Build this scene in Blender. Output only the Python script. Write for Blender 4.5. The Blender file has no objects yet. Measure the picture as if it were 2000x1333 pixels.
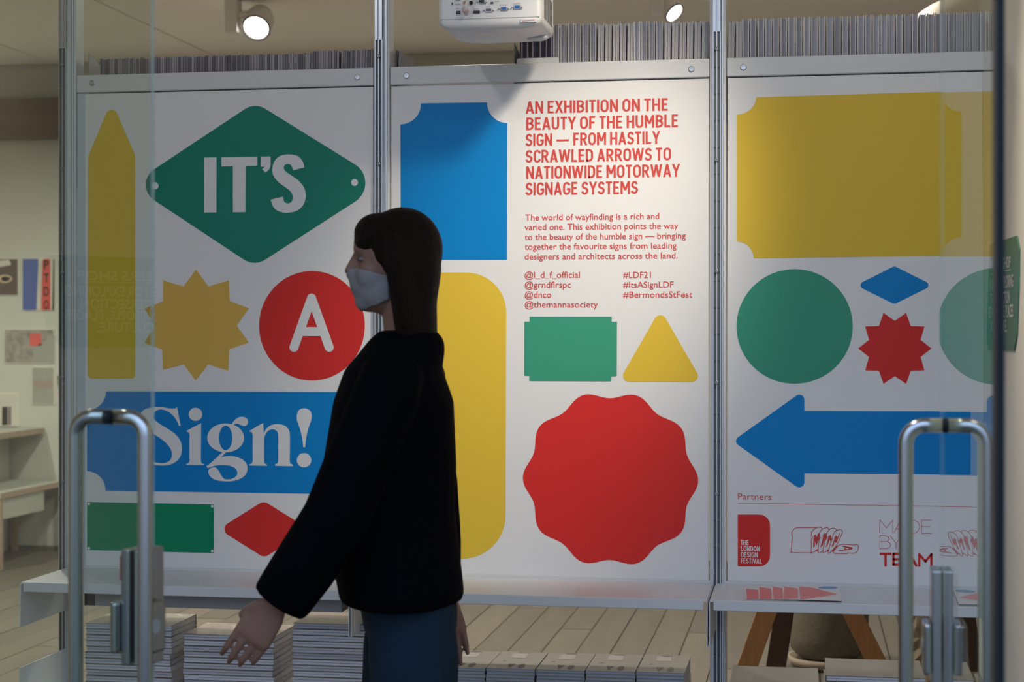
import bpy, bmesh, math, random
from mathutils import Vector, Matrix
random.seed(7)
S = bpy.context.scene
COL = S.collection

# ------------------------------------------------------------------ camera
F, Y0 = 3350.0, 650.0                      # focal length in pixels, horizon row (2000 x 1333 frame)
PSI = math.atan(0.1707)
SP, CP = math.sin(PSI), math.cos(PSI)
D, CZ = 4.633, 1.42
CAM = Vector((D*SP, -D*CP, CZ))
cd = bpy.data.cameras.new('camera')
cd.sensor_width = 36; cd.lens = 36*F/2000
cd.shift_y = (Y0-666.5)/2000
cd.clip_start = 0.05; cd.clip_end = 200
cd.dof.use_dof = True; cd.dof.focus_distance = 4.62; cd.dof.aperture_fstop = 5.0
cam = bpy.data.objects.new('camera', cd); COL.objects.link(cam)
cam.location = CAM; cam.rotation_euler = (math.radians(90), 0, PSI)
S.camera = cam

# ------------------------------------------------------------------ world, lights, exposure
S.view_settings.view_transform = 'Standard'; S.view_settings.look = 'None'
S.view_settings.gamma = 1; S.view_settings.use_curve_mapping = False
S.view_settings.exposure = 0.0
W = bpy.data.worlds.new('street_sky'); S.world = W; W.use_nodes = True
nt = W.node_tree; bg = nt.nodes['Background']
tc = nt.nodes.new('ShaderNodeTexCoord'); sx = nt.nodes.new('ShaderNodeSeparateXYZ')
mr = nt.nodes.new('ShaderNodeMapRange'); mr.inputs[1].default_value = -0.15; mr.inputs[2].default_value = 0.5
rp = nt.nodes.new('ShaderNodeValToRGB')
rp.color_ramp.elements[0].color = (.11, .11, .12, 1); rp.color_ramp.elements[1].color = (.50, .66, .95, 1)
nt.links.new(tc.outputs['Generated'], sx.inputs[0]); nt.links.new(sx.outputs['Z'], mr.inputs[0])
nt.links.new(mr.outputs[0], rp.inputs[0]); nt.links.new(rp.outputs[0], bg.inputs[0])
bg.inputs[1].default_value = 2.35

def spot(name, loc, aim, power, col, deg, blend=1.0, size=.05):
    l = bpy.data.lights.new(name, 'SPOT'); l.energy = power; l.color = col
    l.spot_size = math.radians(deg); l.spot_blend = blend; l.shadow_soft_size = size
    o = bpy.data.objects.new(name, l); COL.objects.link(o); o.location = loc
    o.rotation_euler = (Vector(aim)-Vector(loc)).to_track_quat('-Z', 'Y').to_euler(); return o
def area(name, loc, aim, power, col, sx_, sy_):
    l = bpy.data.lights.new(name, 'AREA'); l.energy = power; l.color = col
    l.shape = 'RECTANGLE'; l.size = sx_; l.size_y = sy_
    o = bpy.data.objects.new(name, l); COL.objects.link(o); o.location = loc
    o.rotation_euler = (Vector(aim)-Vector(loc)).to_track_quat('-Z', 'Y').to_euler(); return o
WARM = (1, .86, .66)
spot('panel_spotlight', (.95, -1.35, 3.08), (.12, 0, 1.60), 200, WARM, 34, 1.0, .12)
spot('fill_spot_left', (-.75, -2.0, 3.12), (-.85, 0, 1.75), 27, (1, .96, .93), 75, 1.0, .08)  # unseen fill lamp added to lift the left panel
spot('fill_spot_right', (1.0, -2.0, 3.12), (.95, 0, 1.85), 36, (1, .96, .92), 70, 1.0, .08)  # unseen fill lamp added to lift the right panel
spot('side_wall_fill', (.1, -1.2, 3.08), (1.3, -1.35, 1.5), 120, WARM, 52, 1.0, .05)  # unseen helper spot that brightens the right wall
for gx, gy, gp in ((-4.6, 3.2, 190), (-2.6, 2.2, 170), (-.6, 2.4, 170), (.9, 3.6, 120), (-2.4, 4.4, 90)):
    spot('gallery_fill', (gx, gy, 3.14), (gx, gy+.01, 0), gp*1.35, (1, .92, .80), 165, .6, .08)  # unseen general fill added to brighten the back room and ceiling

# ------------------------------------------------------------------ geometry of the photograph
R_ = Vector((CP, SP, 0)); F_ = Vector((-SP, CP, 0)); Z_ = Vector((0, 0, 1))
def ray(px, py): return F_ + R_*((px-1000)/F) + Z_*((Y0-py)/F)
def PY(px, py, y=0.0):                      # point at world depth y
    d = ray(px, py); return CAM + d*((y-CAM.y)/d.y)
def PX(px, py, x):
    d = ray(px, py); return CAM + d*((x-CAM.x)/d.x)
def PD(px, py, depth): return CAM + ray(px, py)*depth
def X0(px, y=0.0): return PY(px, 650, y).x

# ------------------------------------------------------------------ materials
MATS = {}
def mat(name, col, rough=.5, metal=0, bump=0, bscale=60, var=0, vscale=8, coat=0, emit=None, estr=0, spec=.5, stretch=None, coatbump=False):
    if name in MATS: return MATS[name]
    m = bpy.data.materials.new(name); m.use_nodes = True; n = m.node_tree; b = n.nodes['Principled BSDF']
    b.inputs['Base Color'].default_value = (*col, 1); b.inputs['Roughness'].default_value = rough
    b.inputs['Metallic'].default_value = metal; b.inputs['Specular IOR Level'].default_value = spec
    if coat: b.inputs['Coat Weight'].default_value = coat; b.inputs['Coat Roughness'].default_value = .08
    if emit: b.inputs['Emission Color'].default_value = (*emit, 1); b.inputs['Emission Strength'].default_value = estr
    if bump or var:
        t = n.nodes.new('ShaderNodeTexCoord'); mp = n.nodes.new('ShaderNodeMapping')
        n.links.new(t.outputs['Object'], mp.inputs[0])
        if stretch: mp.inputs['Scale'].default_value = stretch
    if var:
        ns = n.nodes.new('ShaderNodeTexNoise'); ns.inputs['Scale'].default_value = vscale; ns.inputs['Detail'].default_value = 5
        n.links.new(mp.outputs[0], ns.inputs['Vector'])
        mx = n.nodes.new('ShaderNodeMix'); mx.data_type = 'RGBA'
        mx.inputs[6].default_value = (*[c*(1-var) for c in col], 1); mx.inputs[7].default_value = (*[min(1, c*(1+var)) for c in col], 1)
        n.links.new(ns.outputs[0], mx.inputs[0]); n.links.new(mx.outputs[2], b.inputs['Base Color'])
    if bump:
        nb = n.nodes.new('ShaderNodeTexNoise'); nb.inputs['Scale'].default_value = bscale; nb.inputs['Detail'].default_value = 3
        n.links.new(mp.outputs[0], nb.inputs['Vector'])
        bp = n.nodes.new('ShaderNodeBump'); bp.inputs['Strength'].default_value = bump; bp.inputs['Distance'].default_value = .01
        n.links.new(nb.outputs[0], bp.inputs['Height'])
        n.links.new(bp.outputs[0], b.inputs['Coat Normal' if coatbump else 'Normal'])
    MATS[name] = m; return m

def glass_mat():
    m = bpy.data.materials.new('door_glass'); m.use_nodes = True; n = m.node_tree
    for x in list(n.nodes): n.nodes.remove(x)
    out = n.nodes.new('ShaderNodeOutputMaterial'); mix = n.nodes.new('ShaderNodeMixShader')
    tr = n.nodes.new('ShaderNodeBsdfTransparent'); tr.inputs[0].default_value = (.90, .945, .91, 1)
    gl = n.nodes.new('ShaderNodeBsdfGlossy'); gl.inputs['Roughness'].default_value = .004; gl.inputs[0].default_value = (1, 1, 1, 1)
    fr = n.nodes.new('ShaderNodeFresnel'); fr.inputs[0].default_value = 1.62
    ge = n.nodes.new('ShaderNodeNewGeometry'); s1 = n.nodes.new('ShaderNodeMath'); s1.operation = 'SUBTRACT'; s1.inputs[0].default_value = 1
    mu = n.nodes.new('ShaderNodeMath'); mu.operation = 'MULTIPLY'
    n.links.new(ge.outputs['Backfacing'], s1.inputs[1]); n.links.new(s1.outputs[0], mu.inputs[0]); n.links.new(fr.outputs[0], mu.inputs[1])
    n.links.new(mu.outputs[0], mix.inputs[0]); n.links.new(tr.outputs[0], mix.inputs[1]); n.links.new(gl.outputs[0], mix.inputs[2])
    n.links.new(mix.outputs[0], out.inputs[0]); return m

M = dict(
    white=mat('white_panel', (.76, .77, .79), .38), trim=mat('white_steel', (.66, .68, .71), .35),
    wall=mat('wall_paint', (.50, .50, .455), .75, bump=.05, bscale=40), rwall=mat('cream_wall', (.84, .80, .70), .8),
    ceil=mat('ceiling_paint', (.90, .85, .79), .8), beam=mat('old_wood', (.115, .065, .033), .75, bump=.6, bscale=14, var=.45, vscale=6, stretch=(.25, 1, 1.5)),
    alu=mat('aluminium', (.62, .65, .68), .32, .85), aludark=mat('slot_dark', (.11, .12, .13), .5, .3), chrome=mat('bright_pin', (.9, .9, .9), .15, 1),
    grey=mat('grey_steel', (.30, .30, .31), .45), steel=mat('brushed_steel', (.44, .46, .48), .2, 1), black=mat('black_frame', (.006, .012, .016), .5, spec=.2),
    red=mat('red_vinyl', (.66, .030, .027), .45, spec=.22), blue=mat('blue_vinyl', (.0, .225, .62), .45, spec=.22), green=mat('green_vinyl', (.012, .225, .165), .45, spec=.22),
    green2=mat('mid_green_vinyl', (.045, .32, .21), .45, spec=.22), yellow=mat('yellow_vinyl', (.74, .52, .05), .45, spec=.22), amber=mat('amber_vinyl', (.70, .45, .10), .45, spec=.22), leaf=mat('leaf_green_vinyl', (.0, .25, .12), .45, spec=.22),
    print_white=mat('white_ink', (.76, .77, .79), .4), redink=mat('red_ink', (.58, .055, .045), .5),
    pgrey=mat('page_edges', (.50, .50, .54), .45, bump=.35, bscale=400, var=.18, vscale=30, coat=.8, coatbump=False),
)
M['glass'] = glass_mat()
def edge_mat():
    if 'glass_edge' in MATS: return MATS['glass_edge']
    m = mat('glass_edge', (.46, .52, .50), .25); n = m.node_tree; b = n.nodes['Principled BSDF']; out = n.nodes['Material Output']
    tr = n.nodes.new('ShaderNodeBsdfTransparent'); tr.inputs[0].default_value = (.8, .9, .86, 1); mx = n.nodes.new('ShaderNodeMixShader'); mx.inputs[0].default_value = .45
    n.links.new(tr.outputs[0], mx.inputs[1]); n.links.new(b.outputs[0], mx.inputs[2]); n.links.new(mx.outputs[0], out.inputs[0]); return m

# ------------------------------------------------------------------ mesh helpers
class MB:
    def __init__(s): s.v = []; s.f = []
    def add(s, vs, fs, mtx=None):
        k = len(s.v); s.v += [tuple(mtx @ Vector(p)) if mtx else tuple(p) for p in vs]; s.f += [tuple(i+k for i in f) for f in fs]; return s
    def box(s, a, b, mtx=None):
        x0, y0, z0 = a; x1, y1, z1 = b
        return s.add([(x0,y0,z0),(x1,y0,z0),(x1,y1,z0),(x0,y1,z0),(x0,y0,z1),(x1,y0,z1),(x1,y1,z1),(x0,y1,z1)],
                     [(0,3,2,1),(4,5,6,7),(0,1,5,4),(1,2,6,5),(2,3,7,6),(3,0,4,7)], mtx)
    def tube(s, pts, rad, n=12, cap=True):
        pts = [Vector(p) for p in pts]; rr = rad if isinstance(rad, (list, tuple)) else [rad]*len(pts)
        k = len(s.v); prev = None
        for i, p in enumerate(pts):
            t = (pts[min(i+1, len(pts)-1)]-pts[max(i-1, 0)]).normalized()
            if prev is None:
                a = Vector((0, 0, 1)) if abs(t.z) < .9 else Vector((1, 0, 0)); u = t.cross(a).normalized()
            else: u = (prev-t*prev.dot(t)).normalized()
            prev = u; w = t.cross(u)
            r = rr[i]; ru, rw = r if isinstance(r, tuple) else (r, r)
            for j in range(n):
                q = 2*math.pi*j/n; s.v.append(tuple(p+u*ru*math.cos(q)+w*rw*math.sin(q)))
        for i in range(len(pts)-1):
            for j in range(n):
                a, b = k+i*n+j, k+i*n+(j+1) % n; s.f.append((a, b, b+n, a+n))
        if cap: s.f.append(tuple(k+j for j in reversed(range(n)))); s.f.append(tuple(k+(len(pts)-1)*n+j for j in range(n)))
        return s
    def ell(s, c, r, n=20, m=12, mtx=None):
        vs = [(c[0], c[1], c[2]+r[2])]; fs = []
        for i in range(1, m):
            t = math.pi*i/m
            for j in range(n):
                p = 2*math.pi*j/n; vs.append((c[0]+r[0]*math.sin(t)*math.cos(p), c[1]+r[1]*math.sin(t)*math.sin(p), c[2]+r[2]*math.cos(t)))
        vs.append((c[0], c[1], c[2]-r[2]))
        for j in range(n):
            fs.append((0, 1+j, 1+(j+1) % n)); fs.append((len(vs)-1, 1+(m-2)*n+(j+1) % n, 1+(m-2)*n+j))
        for i in range(m-2):
            for j in range(n): fs.append((1+i*n+j, 1+(i+1)*n+j, 1+(i+1)*n+(j+1) % n, 1+i*n+(j+1) % n))
        return s.add(vs, fs, mtx)
    def lathe(s, prof, n=24, mtx=None):
        vs = [(r*math.cos(2*math.pi*j/n), r*math.sin(2*math.pi*j/n), z) for r, z in prof for j in range(n)]; m = len(prof)
        fs = [(i*n+j, i*n+(j+1) % n, (i+1)*n+(j+1) % n, (i+1)*n+j) for i in range(m-1) for j in range(n)]
        fs += [tuple(reversed(range(n))), tuple((m-1)*n+j for j in range(n))]
        return s.add(vs, fs, mtx)
    def rings(s, rs, n=28):                # (z, cx, cy, rx, ry)
        vs = [(cx+rx*math.cos(2*math.pi*j/n), cy+ry*math.sin(2*math.pi*j/n), z) for z, cx, cy, rx, ry in rs for j in range(n)]
        m = len(rs); fs = [(i*n+(j+1) % n, i*n+j, (i+1)*n+j, (i+1)*n+(j+1) % n) for i in range(m-1) for j in range(n)]
        fs += [tuple(range(n)), tuple((m-1)*n+j for j in reversed(range(n)))]
        return s.add(vs, fs)
    def mesh(s, name):
        me = bpy.data.meshes.new(name); me.from_pydata(s.v, [], s.f)
        bm = bmesh.new(); bm.from_mesh(me); bmesh.ops.recalc_face_normals(bm, faces=bm.faces); bm.to_mesh(me); bm.free(); return me
    def build(s, name, m, parent=None, smooth=False, bevel=0, seg=2):
        return link(name, s.mesh(name), m, parent, smooth, bevel, seg)
def link(name, me, m, parent=None, smooth=False, bevel=0, seg=2):
    if m and not me.materials: me.materials.append(m)
    o = bpy.data.objects.new(name, me); COL.objects.link(o)
    if parent: o.parent = parent; o.matrix_parent_inverse = parent.matrix_world.inverted() if parent.type != 'EMPTY' or True else Matrix()
    if smooth:
        for p in me.polygons: p.use_smooth = True
    if bevel:
        b = o.modifiers.new('bevel', 'BEVEL'); b.width = bevel; b.segments = seg; b.limit_method = 'ANGLE'
        for p in me.polygons: p.use_smooth = True
        b.harden_normals = True
    return o
def tag(o, label=None, cat=None, group=None, kind=None):
    if label: o['label'] = label
    if cat: o['category'] = cat
    if group: o['group'] = group
    if kind: o['kind'] = kind
    return o
def empty(name, loc, label, cat, group=None, rz=0):
    o = bpy.data.objects.new(name, None); COL.objects.link(o); o.location = loc; o.rotation_euler = (0, 0, rz); o.empty_display_size = .05
    o.matrix_world = Matrix.Translation(loc) @ Matrix.Rotation(rz, 4, 'Z')
    return tag(o, label, cat, group)
def dup(root, loc, label=None, group=None):
    def cp(o, par):
        c = o.copy(); COL.objects.link(c)
        if par: c.parent = par
        for ch in kids.get(o, []): cp(ch, c)
        return c
    kids = {root: list(root.children)}
    for ch in root.children: kids[ch] = list(ch.children)
    r = cp(root, None); r.location = loc
    if label: r['label'] = label
    if group: r['group'] = group
    return r
ORD = ['topmost', 'second', 'third', 'fourth', 'fifth', 'sixth', 'seventh', 'eighth', 'ninth', 'tenth', 'eleventh', 'twelfth', 'thirteenth', 'fourteenth', 'fifteenth', 'sixteenth', 'seventeenth', 'eighteenth', 'nineteenth', 'twentieth']
def ordinal(n):
    if n == 1: return 'first'
    if n <= 20: return ORD[n-1]
    s = 'th' if 10 < n % 100 < 14 else {1: 'st', 2: 'nd', 3: 'rd'}.get(n % 10, 'th')
    return '%d%s' % (n, s)

# ---- flat graphics on the plane y = const (facing the camera)
def flat(loops, y, name, m, parent, px=True, proj=None):
    """filled outline(s), later loops are holes; px points are mapped onto the panel plane"""
    cu = bpy.data.curves.new(name, 'CURVE'); cu.dimensions = '2D'; cu.fill_mode = 'BOTH'
    for lp in loops:
        if px: q = [PY(a, b, y) for a, b in lp]; q = [(p.x, p.z) for p in q]
        else: q = lp
        sp = cu.splines.new('POLY'); sp.points.add(len(q)-1)
        for i, (a, b) in enumerate(q): sp.points[i].co = (a, b, 0, 1)
        sp.use_cyclic_u = True
    t = bpy.data.objects.new('t', cu); COL.objects.link(t)
    me = bpy.data.meshes.new_from_object(t.evaluated_get(bpy.context.evaluated_depsgraph_get()))
    bpy.data.objects.remove(t); me.materials.clear(); me.name = name
    bm = bmesh.new(); bm.from_mesh(me)
    bmesh.ops.remove_doubles(bm, verts=bm.verts, dist=1e-6)
    for v in bm.verts: v.co = Vector(proj(v.co.x, v.co.y)) if proj else Vector((v.co.x, y, v.co.y))
    bmesh.ops.recalc_face_normals(bm, faces=bm.faces)
    bm.to_mesh(me); bm.free()
    me.materials.append(m)
    o = bpy.data.objects.new(name, me); COL.objects.link(o)
    if parent: o.parent = parent; o.matrix_parent_inverse = parent.matrix_world.inverted()
    return o
def arc(cx, cy, rx, ry, a0, a1, n=14): return [(cx+rx*math.cos(math.radians(a0+(a1-a0)*i/n)), cy+ry*math.sin(math.radians(a0+(a1-a0)*i/n))) for i in range(n+1)]
def ellipse(cx, cy, rx, ry, n=72): return [(cx+rx*math.cos(2*math.pi*i/n), cy+ry*math.sin(2*math.pi*i/n)) for i in range(n)]
def rpoly(pts, rad, n=8):
    out = []; k = len(pts)
    for i in range(k):
        r = rad[i] if isinstance(rad, (list, tuple)) else rad
        p = Vector(pts[i]).to_2d() if False else Vector((pts[i][0], pts[i][1])); a = Vector(pts[i-1]); b = Vector(pts[(i+1) % k])
        if r <= 0: out.append(tuple(p)); continue
        u = (a-p).normalized(); w = (b-p).normalized(); h = u.angle(w)/2
        d = r/math.tan(h); c = p+(u+w).normalized()*(r/math.sin(h)); s = p+u*d-c; e = p+w*d-c
        a0 = math.atan2(s.y, s.x); a1 = math.atan2(e.y, e.x)
        while a1-a0 > math.pi: a1 -= 2*math.pi
        while a1-a0 < -math.pi: a1 += 2*math.pi
        out += [(c.x+r*math.cos(a0+(a1-a0)*j/n), c.y+r*math.sin(a0+(a1-a0)*j/n)) for j in range(n+1)]
    return out
def smooth_path(pts, sub=5):
    """closed path; a point with a third value is a sharp corner; Catmull-Rom between corners"""
    k = len(pts); out = []
    for i in range(k):
        p1, p2 = pts[i], pts[(i+1) % k]; p0 = pts[i-1] if len(p1) == 2 else p1; p3 = pts[(i+2) % k] if len(p2) == 2 else p2
        for j in range(sub):
            t = j/sub; q = []
            for c in (0, 1): q.append(.5*(2*p1[c]+(p2[c]-p0[c])*t+(2*p0[c]-5*p1[c]+4*p2[c]-p3[c])*t*t+(3*p1[c]-p0[c]-3*p2[c]+p3[c])*t**3))
            out.append(tuple(q))
            if len(p1) == 3 and len(p2) == 3: break
    return out
def crop(pts, sc, ox, oy): return [(p[0]/sc+ox, p[1]/sc+oy) for p in pts]
def stroke(lines, w, y, name, m, parent, mp=None):
    """thin ribbons along polylines given in pixels; w in pixels"""
    mb = MB()
    for ln in lines:
        for a, b in zip(ln[:-1], ln[1:]):
            u = Vector((b[0]-a[0], b[1]-a[1]))
            if u.length < 1e-6: continue
            u.normalize(); n = Vector((-u.y, u.x))*w/2; e = u*w*.35
            q = [(a[0]-e.x+n.x, a[1]-e.y+n.y), (b[0]+e.x+n.x, b[1]+e.y+n.y), (b[0]+e.x-n.x, b[1]+e.y-n.y), (a[0]-e.x-n.x, a[1]-e.y-n.y)]
            mb.add([PY(s, t, y) if not mp else mp(s, t) for s, t in q], [(0, 1, 2, 3)])
    return mb.build(name, m, parent)
def text_mesh(s, off=0.0):
    c = bpy.data.curves.new('t', 'FONT'); c.body = s; c.size = 1; c.offset = off; c.resolution_u = 3
    t = bpy.data.objects.new('t', c); COL.objects.link(t)
    me = bpy.data.meshes.new_from_object(t.evaluated_get(bpy.context.evaluated_depsgraph_get())); bpy.data.objects.remove(t)
    return [v.co.copy() for v in me.vertices], [tuple(p.vertices) for p in me.polygons]
def lettering(rows, y, name, m, parent, off=0.0, mp=None, bold=None):
    """rows: (string, x left, x right, baseline y, cap height) in pixels"""
    mb = MB()
    for s, xa, xb, yb, cap in rows:
        vs, fs = text_mesh(s, off); lo = min(v.x for v in vs); hi = max(v.x for v in vs)
        pts = []
        for v in vs:
            p = (xa+(v.x-lo)/(hi-lo)*(xb-xa), yb-(v.y)/.682*cap)
            pts.append(p)
        if mp: q = [mp(*p) for p in pts]
        else:
            A, B = PY(xa, yb, y), PY(xb, yb, y); H = PY(xa, yb-cap, y).z-A.z
            q = [(A.x+(B.x-A.x)*(v.x-lo)/(hi-lo), y, A.z+v.y/.682*H) for v in vs]
            if bold:                          # heavier stems: the same outlines laid side by side
                for k, (bx, bz) in enumerate(((1, 1), (-1, 1), (1, -1), (-1, -1), (0, 0))):
                    mb.add([(p[0]+bx*bold[0]*H, p[1]-.00004*k, p[2]+bz*bold[1]*H) for p in q], fs)
                continue
        mb.add(q, fs)
    return mb.build(name, m, parent)
def _a(cx, cy, rx, ry, a0, a1, n=8): return [(cx+rx*math.cos(math.radians(a0+(a1-a0)*i/n)), cy+ry*math.sin(math.radians(a0+(a1-a0)*i/n))) for i in range(n+1)]
T0, T1, TM = .075, .925, .5                     # stroke centre lines of condensed capitals, cap height 1
GL = {
 'A': (.56, [[(.07, 0), (.28, 1)], [(.49, 0), (.28, 1)], [(.15, .27), (.41, .27)]]),
 'B': (.50, [[(.075, 0), (.075, 1)], [(.075, T1), (.22, T1)]+_a(.22, .725, .20, .20, 90, -90)+[(.075, .525)], [(.075, .525), (.22, .525)]+_a(.22, .30, .215, .225, 90, -90)+[(.075, T0)]]),
 'C': (.48, [_a(.27, .68, .195, .245, 15, 180)+_a(.27, .32, .195, .245, 180, 345)]),
 'D': (.52, [[(.075, 0), (.075, 1)], [(.075, T1), (.20, T1)]+_a(.20, .66, .245, .265, 90, 0)+_a(.20, .34, .245, .265, 0, -90)+[(.075, T0)]]),
 'E': (.43, [[(.075, 0), (.075, 1)], [(.075, T1), (.41, T1)], [(.075, .52), (.37, .52)], [(.075, T0), (.41, T0)]]),
 'F': (.41, [[(.075, 0), (.075, 1)], [(.075, T1), (.40, T1)], [(.075, .50), (.36, .50)]]),
 'G': (.52, [_a(.27, .68, .195, .245, 20, 180)+_a(.27, .32, .195, .245, 180, 360)+[(.465, .45)], [(.28, .45), (.53, .45)]]),
 'H': (.52, [[(.075, 0), (.075, 1)], [(.445, 0), (.445, 1)], [(.075, .51), (.445, .51)]]),
 'I': (.15, [[(.075, 0), (.075, 1)]]),
 'L': (.41, [[(.075, 0), (.075, 1)], [(.075, T0), (.40, T0)]]),
 'M': (.66, [[(.075, 0), (.075, 1)], [(.585, 0), (.585, 1)], [(.09, .98), (.33, .30)], [(.57, .98), (.33, .30)]]),
 'N': (.54, [[(.075, 0), (.075, 1)], [(.465, 0), (.465, 1)], [(.085, .96), (.455, .04)]]),
 'O': (.54, [_a(.27, .68, .195, .245, 0, 180)+_a(.27, .32, .195, .245, 180, 360)+[(.465, .68)]]),
 'R': (.51, [[(.075, 0), (.075, 1)], [(.075, T1), (.22, T1)]+_a(.22, .70, .205, .225, 90, -90)+[(.075, .475)], [(.25, .47), (.45, 0)]]),
 'S': (.47, [_a(.245, .70, .165, .225, 20, 180, 7)+_a(.245, .70, .165, .185, 180, 235, 3)+_a(.215, .31, .195, .185, 50, 0, 3)+_a(.225, .30, .185, .225, 0, -160, 8)]),
 'T': (.44, [[(.22, 0), (.22, 1)], [(.0, T1), (.44, T1)]]),
 'U': (.52, [[(.075, 1), (.075, .31)]+_a(.26, .31, .185, .235, 180, 360)+[(.445, 1)]]),
 'V': (.54, [[(.06, 1), (.27, 0)], [(.48, 1), (.27, 0)]]),
 'W': (.80, [[(.06, 1), (.22, .02)], [(.40, .98), (.22, .02)], [(.40, .98), (.58, .02)], [(.74, 1), (.58, .02)]]),
 'X': (.52, [[(.06, 1), (.46, 0)], [(.46, 1), (.06, 0)]]),
 'Y': (.52, [[(.05, 1), (.26, .44)], [(.47, 1), (.26, .44)], [(.26, .48), (.26, 0)]]),
 '-': (.98, [[(.04, .42), (.94, .42)]]), ' ': (.15, [])}
def capitals(text, xa, xb, yb, cap, y, m, parent, t=.148, gap=.085):
    pen = 0; segs = []
    for ch in text:
        w_, st = GL[ch]
        for ln in st:
            for a, b in zip(ln[:-1], ln[1:]):
                segs.append(((pen+a[0], a[1]), (pen+b[0], b[1]), len(ln) > 2))
        pen += w_+(gap if ch != ' ' else gap*.6)
    pen -= gap; A, B = PY(xa, yb, y), PY(xb, yb, y); H = PY(xa, yb-cap, y).z-A.z; kx = (B.x-A.x)/pen
    mb = MB()
    for i, (a, b, curved) in enumerate(segs):
        a, b = Vector(a), Vector(b)
        u = (b-a).normalized(); n = Vector((-u.y, u.x))*t/2; e = u*(t*.12 if curved else 0)
        diag = abs(u.x) > .02 and abs(u.y) > .02 and not curved
        if diag:                               # diagonals end on the cap and base lines
            n = Vector((t/2/abs(u.y)*1.0, 0)); 
        q_ = [a-e+n, b+e+n, b+e-n, a-e-n]
        mb.add([(A.x+p.x*kx, y-.00002*(i % 5), A.z+max(-.004, min(1.004, p.y))*H) for p in q_], [(0, 1, 2, 3)])
    return mb.build('lettering', m, parent)
def remesh_build(mb, name, m, parent, vox, smooth=4):
    o = mb.build(name+'_src', m); md = o.modifiers.new('r', 'REMESH'); md.mode = 'VOXEL'; md.voxel_size = vox
    sm = o.modifiers.new('s', 'SMOOTH'); sm.factor = .5; sm.iterations = smooth
    me = bpy.data.meshes.new_from_object(o.evaluated_get(bpy.context.evaluated_depsgraph_get())); bpy.data.objects.remove(o)
    me.name = name; me.materials.clear(); me.materials.append(m)
    for p in me.polygons: p.use_smooth = True
    o = bpy.data.objects.new(name, me); COL.objects.link(o)
    if parent: o.parent = parent
    return o

# ================================================================== the room
XR = X0(1921); XL = -6.3; YB = 5.94; YF = -2.75; ZC = 3.17
PANEL_Z1, PANEL_Z0, SHELF_Z = 2.146, .757, .757
mb = MB().box((XL-.1, YF-6, -.2), (XR+3, YB+.1, -.022)); fl = mb.build('floor', mat('floor_base', (.09, .08, .07), .9)); tag(fl, kind='structure')
pm = [mat('floor_board_%d' % i, c, .55, bump=.25, bscale=25, var=.22, vscale=9, stretch=(1.5, .35, 1)) for i, c in enumerate([(.128, .114, .092), (.116, .104, .085), (.140, .125, .101)])]
px_ = XL; w = .152; pmesh = {}
k = 0; col_i = 0
while px_ < XR-.01:
    wid = min(w, XR-px_)
    yy = YF-.02+[0, -1.3, -.6, -1.9][col_i % 4]*1.0
    while yy < YB:
        y1 = min(yy+2.75, YB); ya = max(yy, YF)
        if y1-ya > .1:
            key = (round(wid, 3), round(y1-ya, 2), k % 3)
            if key not in pmesh:
                pmesh[key] = MB().box((0, 0, -.022), (wid-.005, y1-ya-.005, 0)).mesh('plank'); pmesh[key].materials.append(pm[k % 3])
            o = bpy.data.objects.new('plank', pmesh[key]); COL.objects.link(o); o.location = (px_, ya, random.uniform(-.0015, .0)); o.parent = fl
            k += 1 if random.random() < .8 else 2
        yy += 2.75
    px_ += w; col_i += 1
back = tag(MB().box((XL-.1, YB, 0), (XR+3, YB+.12, ZC+.1)).build('wall_back', M['wall']), kind='structure')
tag(MB().box((XL-.12, YF, 0), (XL, YB, ZC+.1)).build('wall_left', M['wall']), kind='structure')
tag(MB().box((XR, YF+.25, 0), (XR+.12, 0.02, ZC+.1)).build('wall_right', M['rwall']), kind='structure')
tag(MB().box((XR+2.9, 0, 0), (XR+3, YB, ZC+.1)).build('wall_right', M['wall']), kind='structure')
tag(MB().box((XR, .02, 0), (XR+3, .12, ZC+.1)).build('wall_front', M['rwall']), kind='structure')
hl = CAM+R_*(-.93)+F_*2.02
tag(MB().box((XL, YF-.02, 0), (hl.x-.70, YF+.10, ZC+.1)).build('wall_front', M['rwall']), kind='structure')  # unseen solid wall added to narrow the daylight, for contrast on the handles
tag(MB().box((hl.x-.70, YF-.02, 3.04), (XR+.12, YF+.10, ZC+.1)).build('wall_front', M['rwall']), kind='structure')  # unseen fascia added over the opening to hold back sky light
ce = tag(MB().box((XL-.1, YF, ZC+.012), (XR+3, YB+.1, ZC+.15)).build('ceiling', mat('ceiling_void', (.12, .11, .1), .9)), kind='structure')
for a, b in ((XL, -5.16), (-5.16, -4.03), (-4.03, -2.9), (-2.9, XR+2.9)):
    MB().box((a+.006, YF, ZC), (b-.006, YB-.02, ZC+.014)).build('ceiling_panel', M['ceil'], ce)
bz1, bz0 = PY(20, 192, YB-.1).z, PY(20, 272, YB-.1).z
tag(MB().box((XL, YB-.1, bz0), (-1.2, YB, bz1)).build('trim_1', M['beam'], bevel=.01), 'rough brown timber lintel high on the back wall', None, kind='structure')
tag(MB().box((X0(1076, YB-.05), YB-.05, 0), (X0(1096, YB-.05), YB, ZC)).build('trim_2', M['wall'], bevel=.005), kind='structure')
tag(MB().box((X0(1290, YB-.05), YB-.05, 0), (X0(1312, YB-.05), YB, ZC)).build('trim_3', M['wall'], bevel=.005), kind='structure')
tag(MB().box((XL, YB-.012, 0), (XR+2.9, YB, .03)).build('base_shade_strip', mat('painted_base_shade', (.12, .11, .1), .8)), kind='structure')  # dark strip stands in for the shade along the foot of the wall

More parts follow.
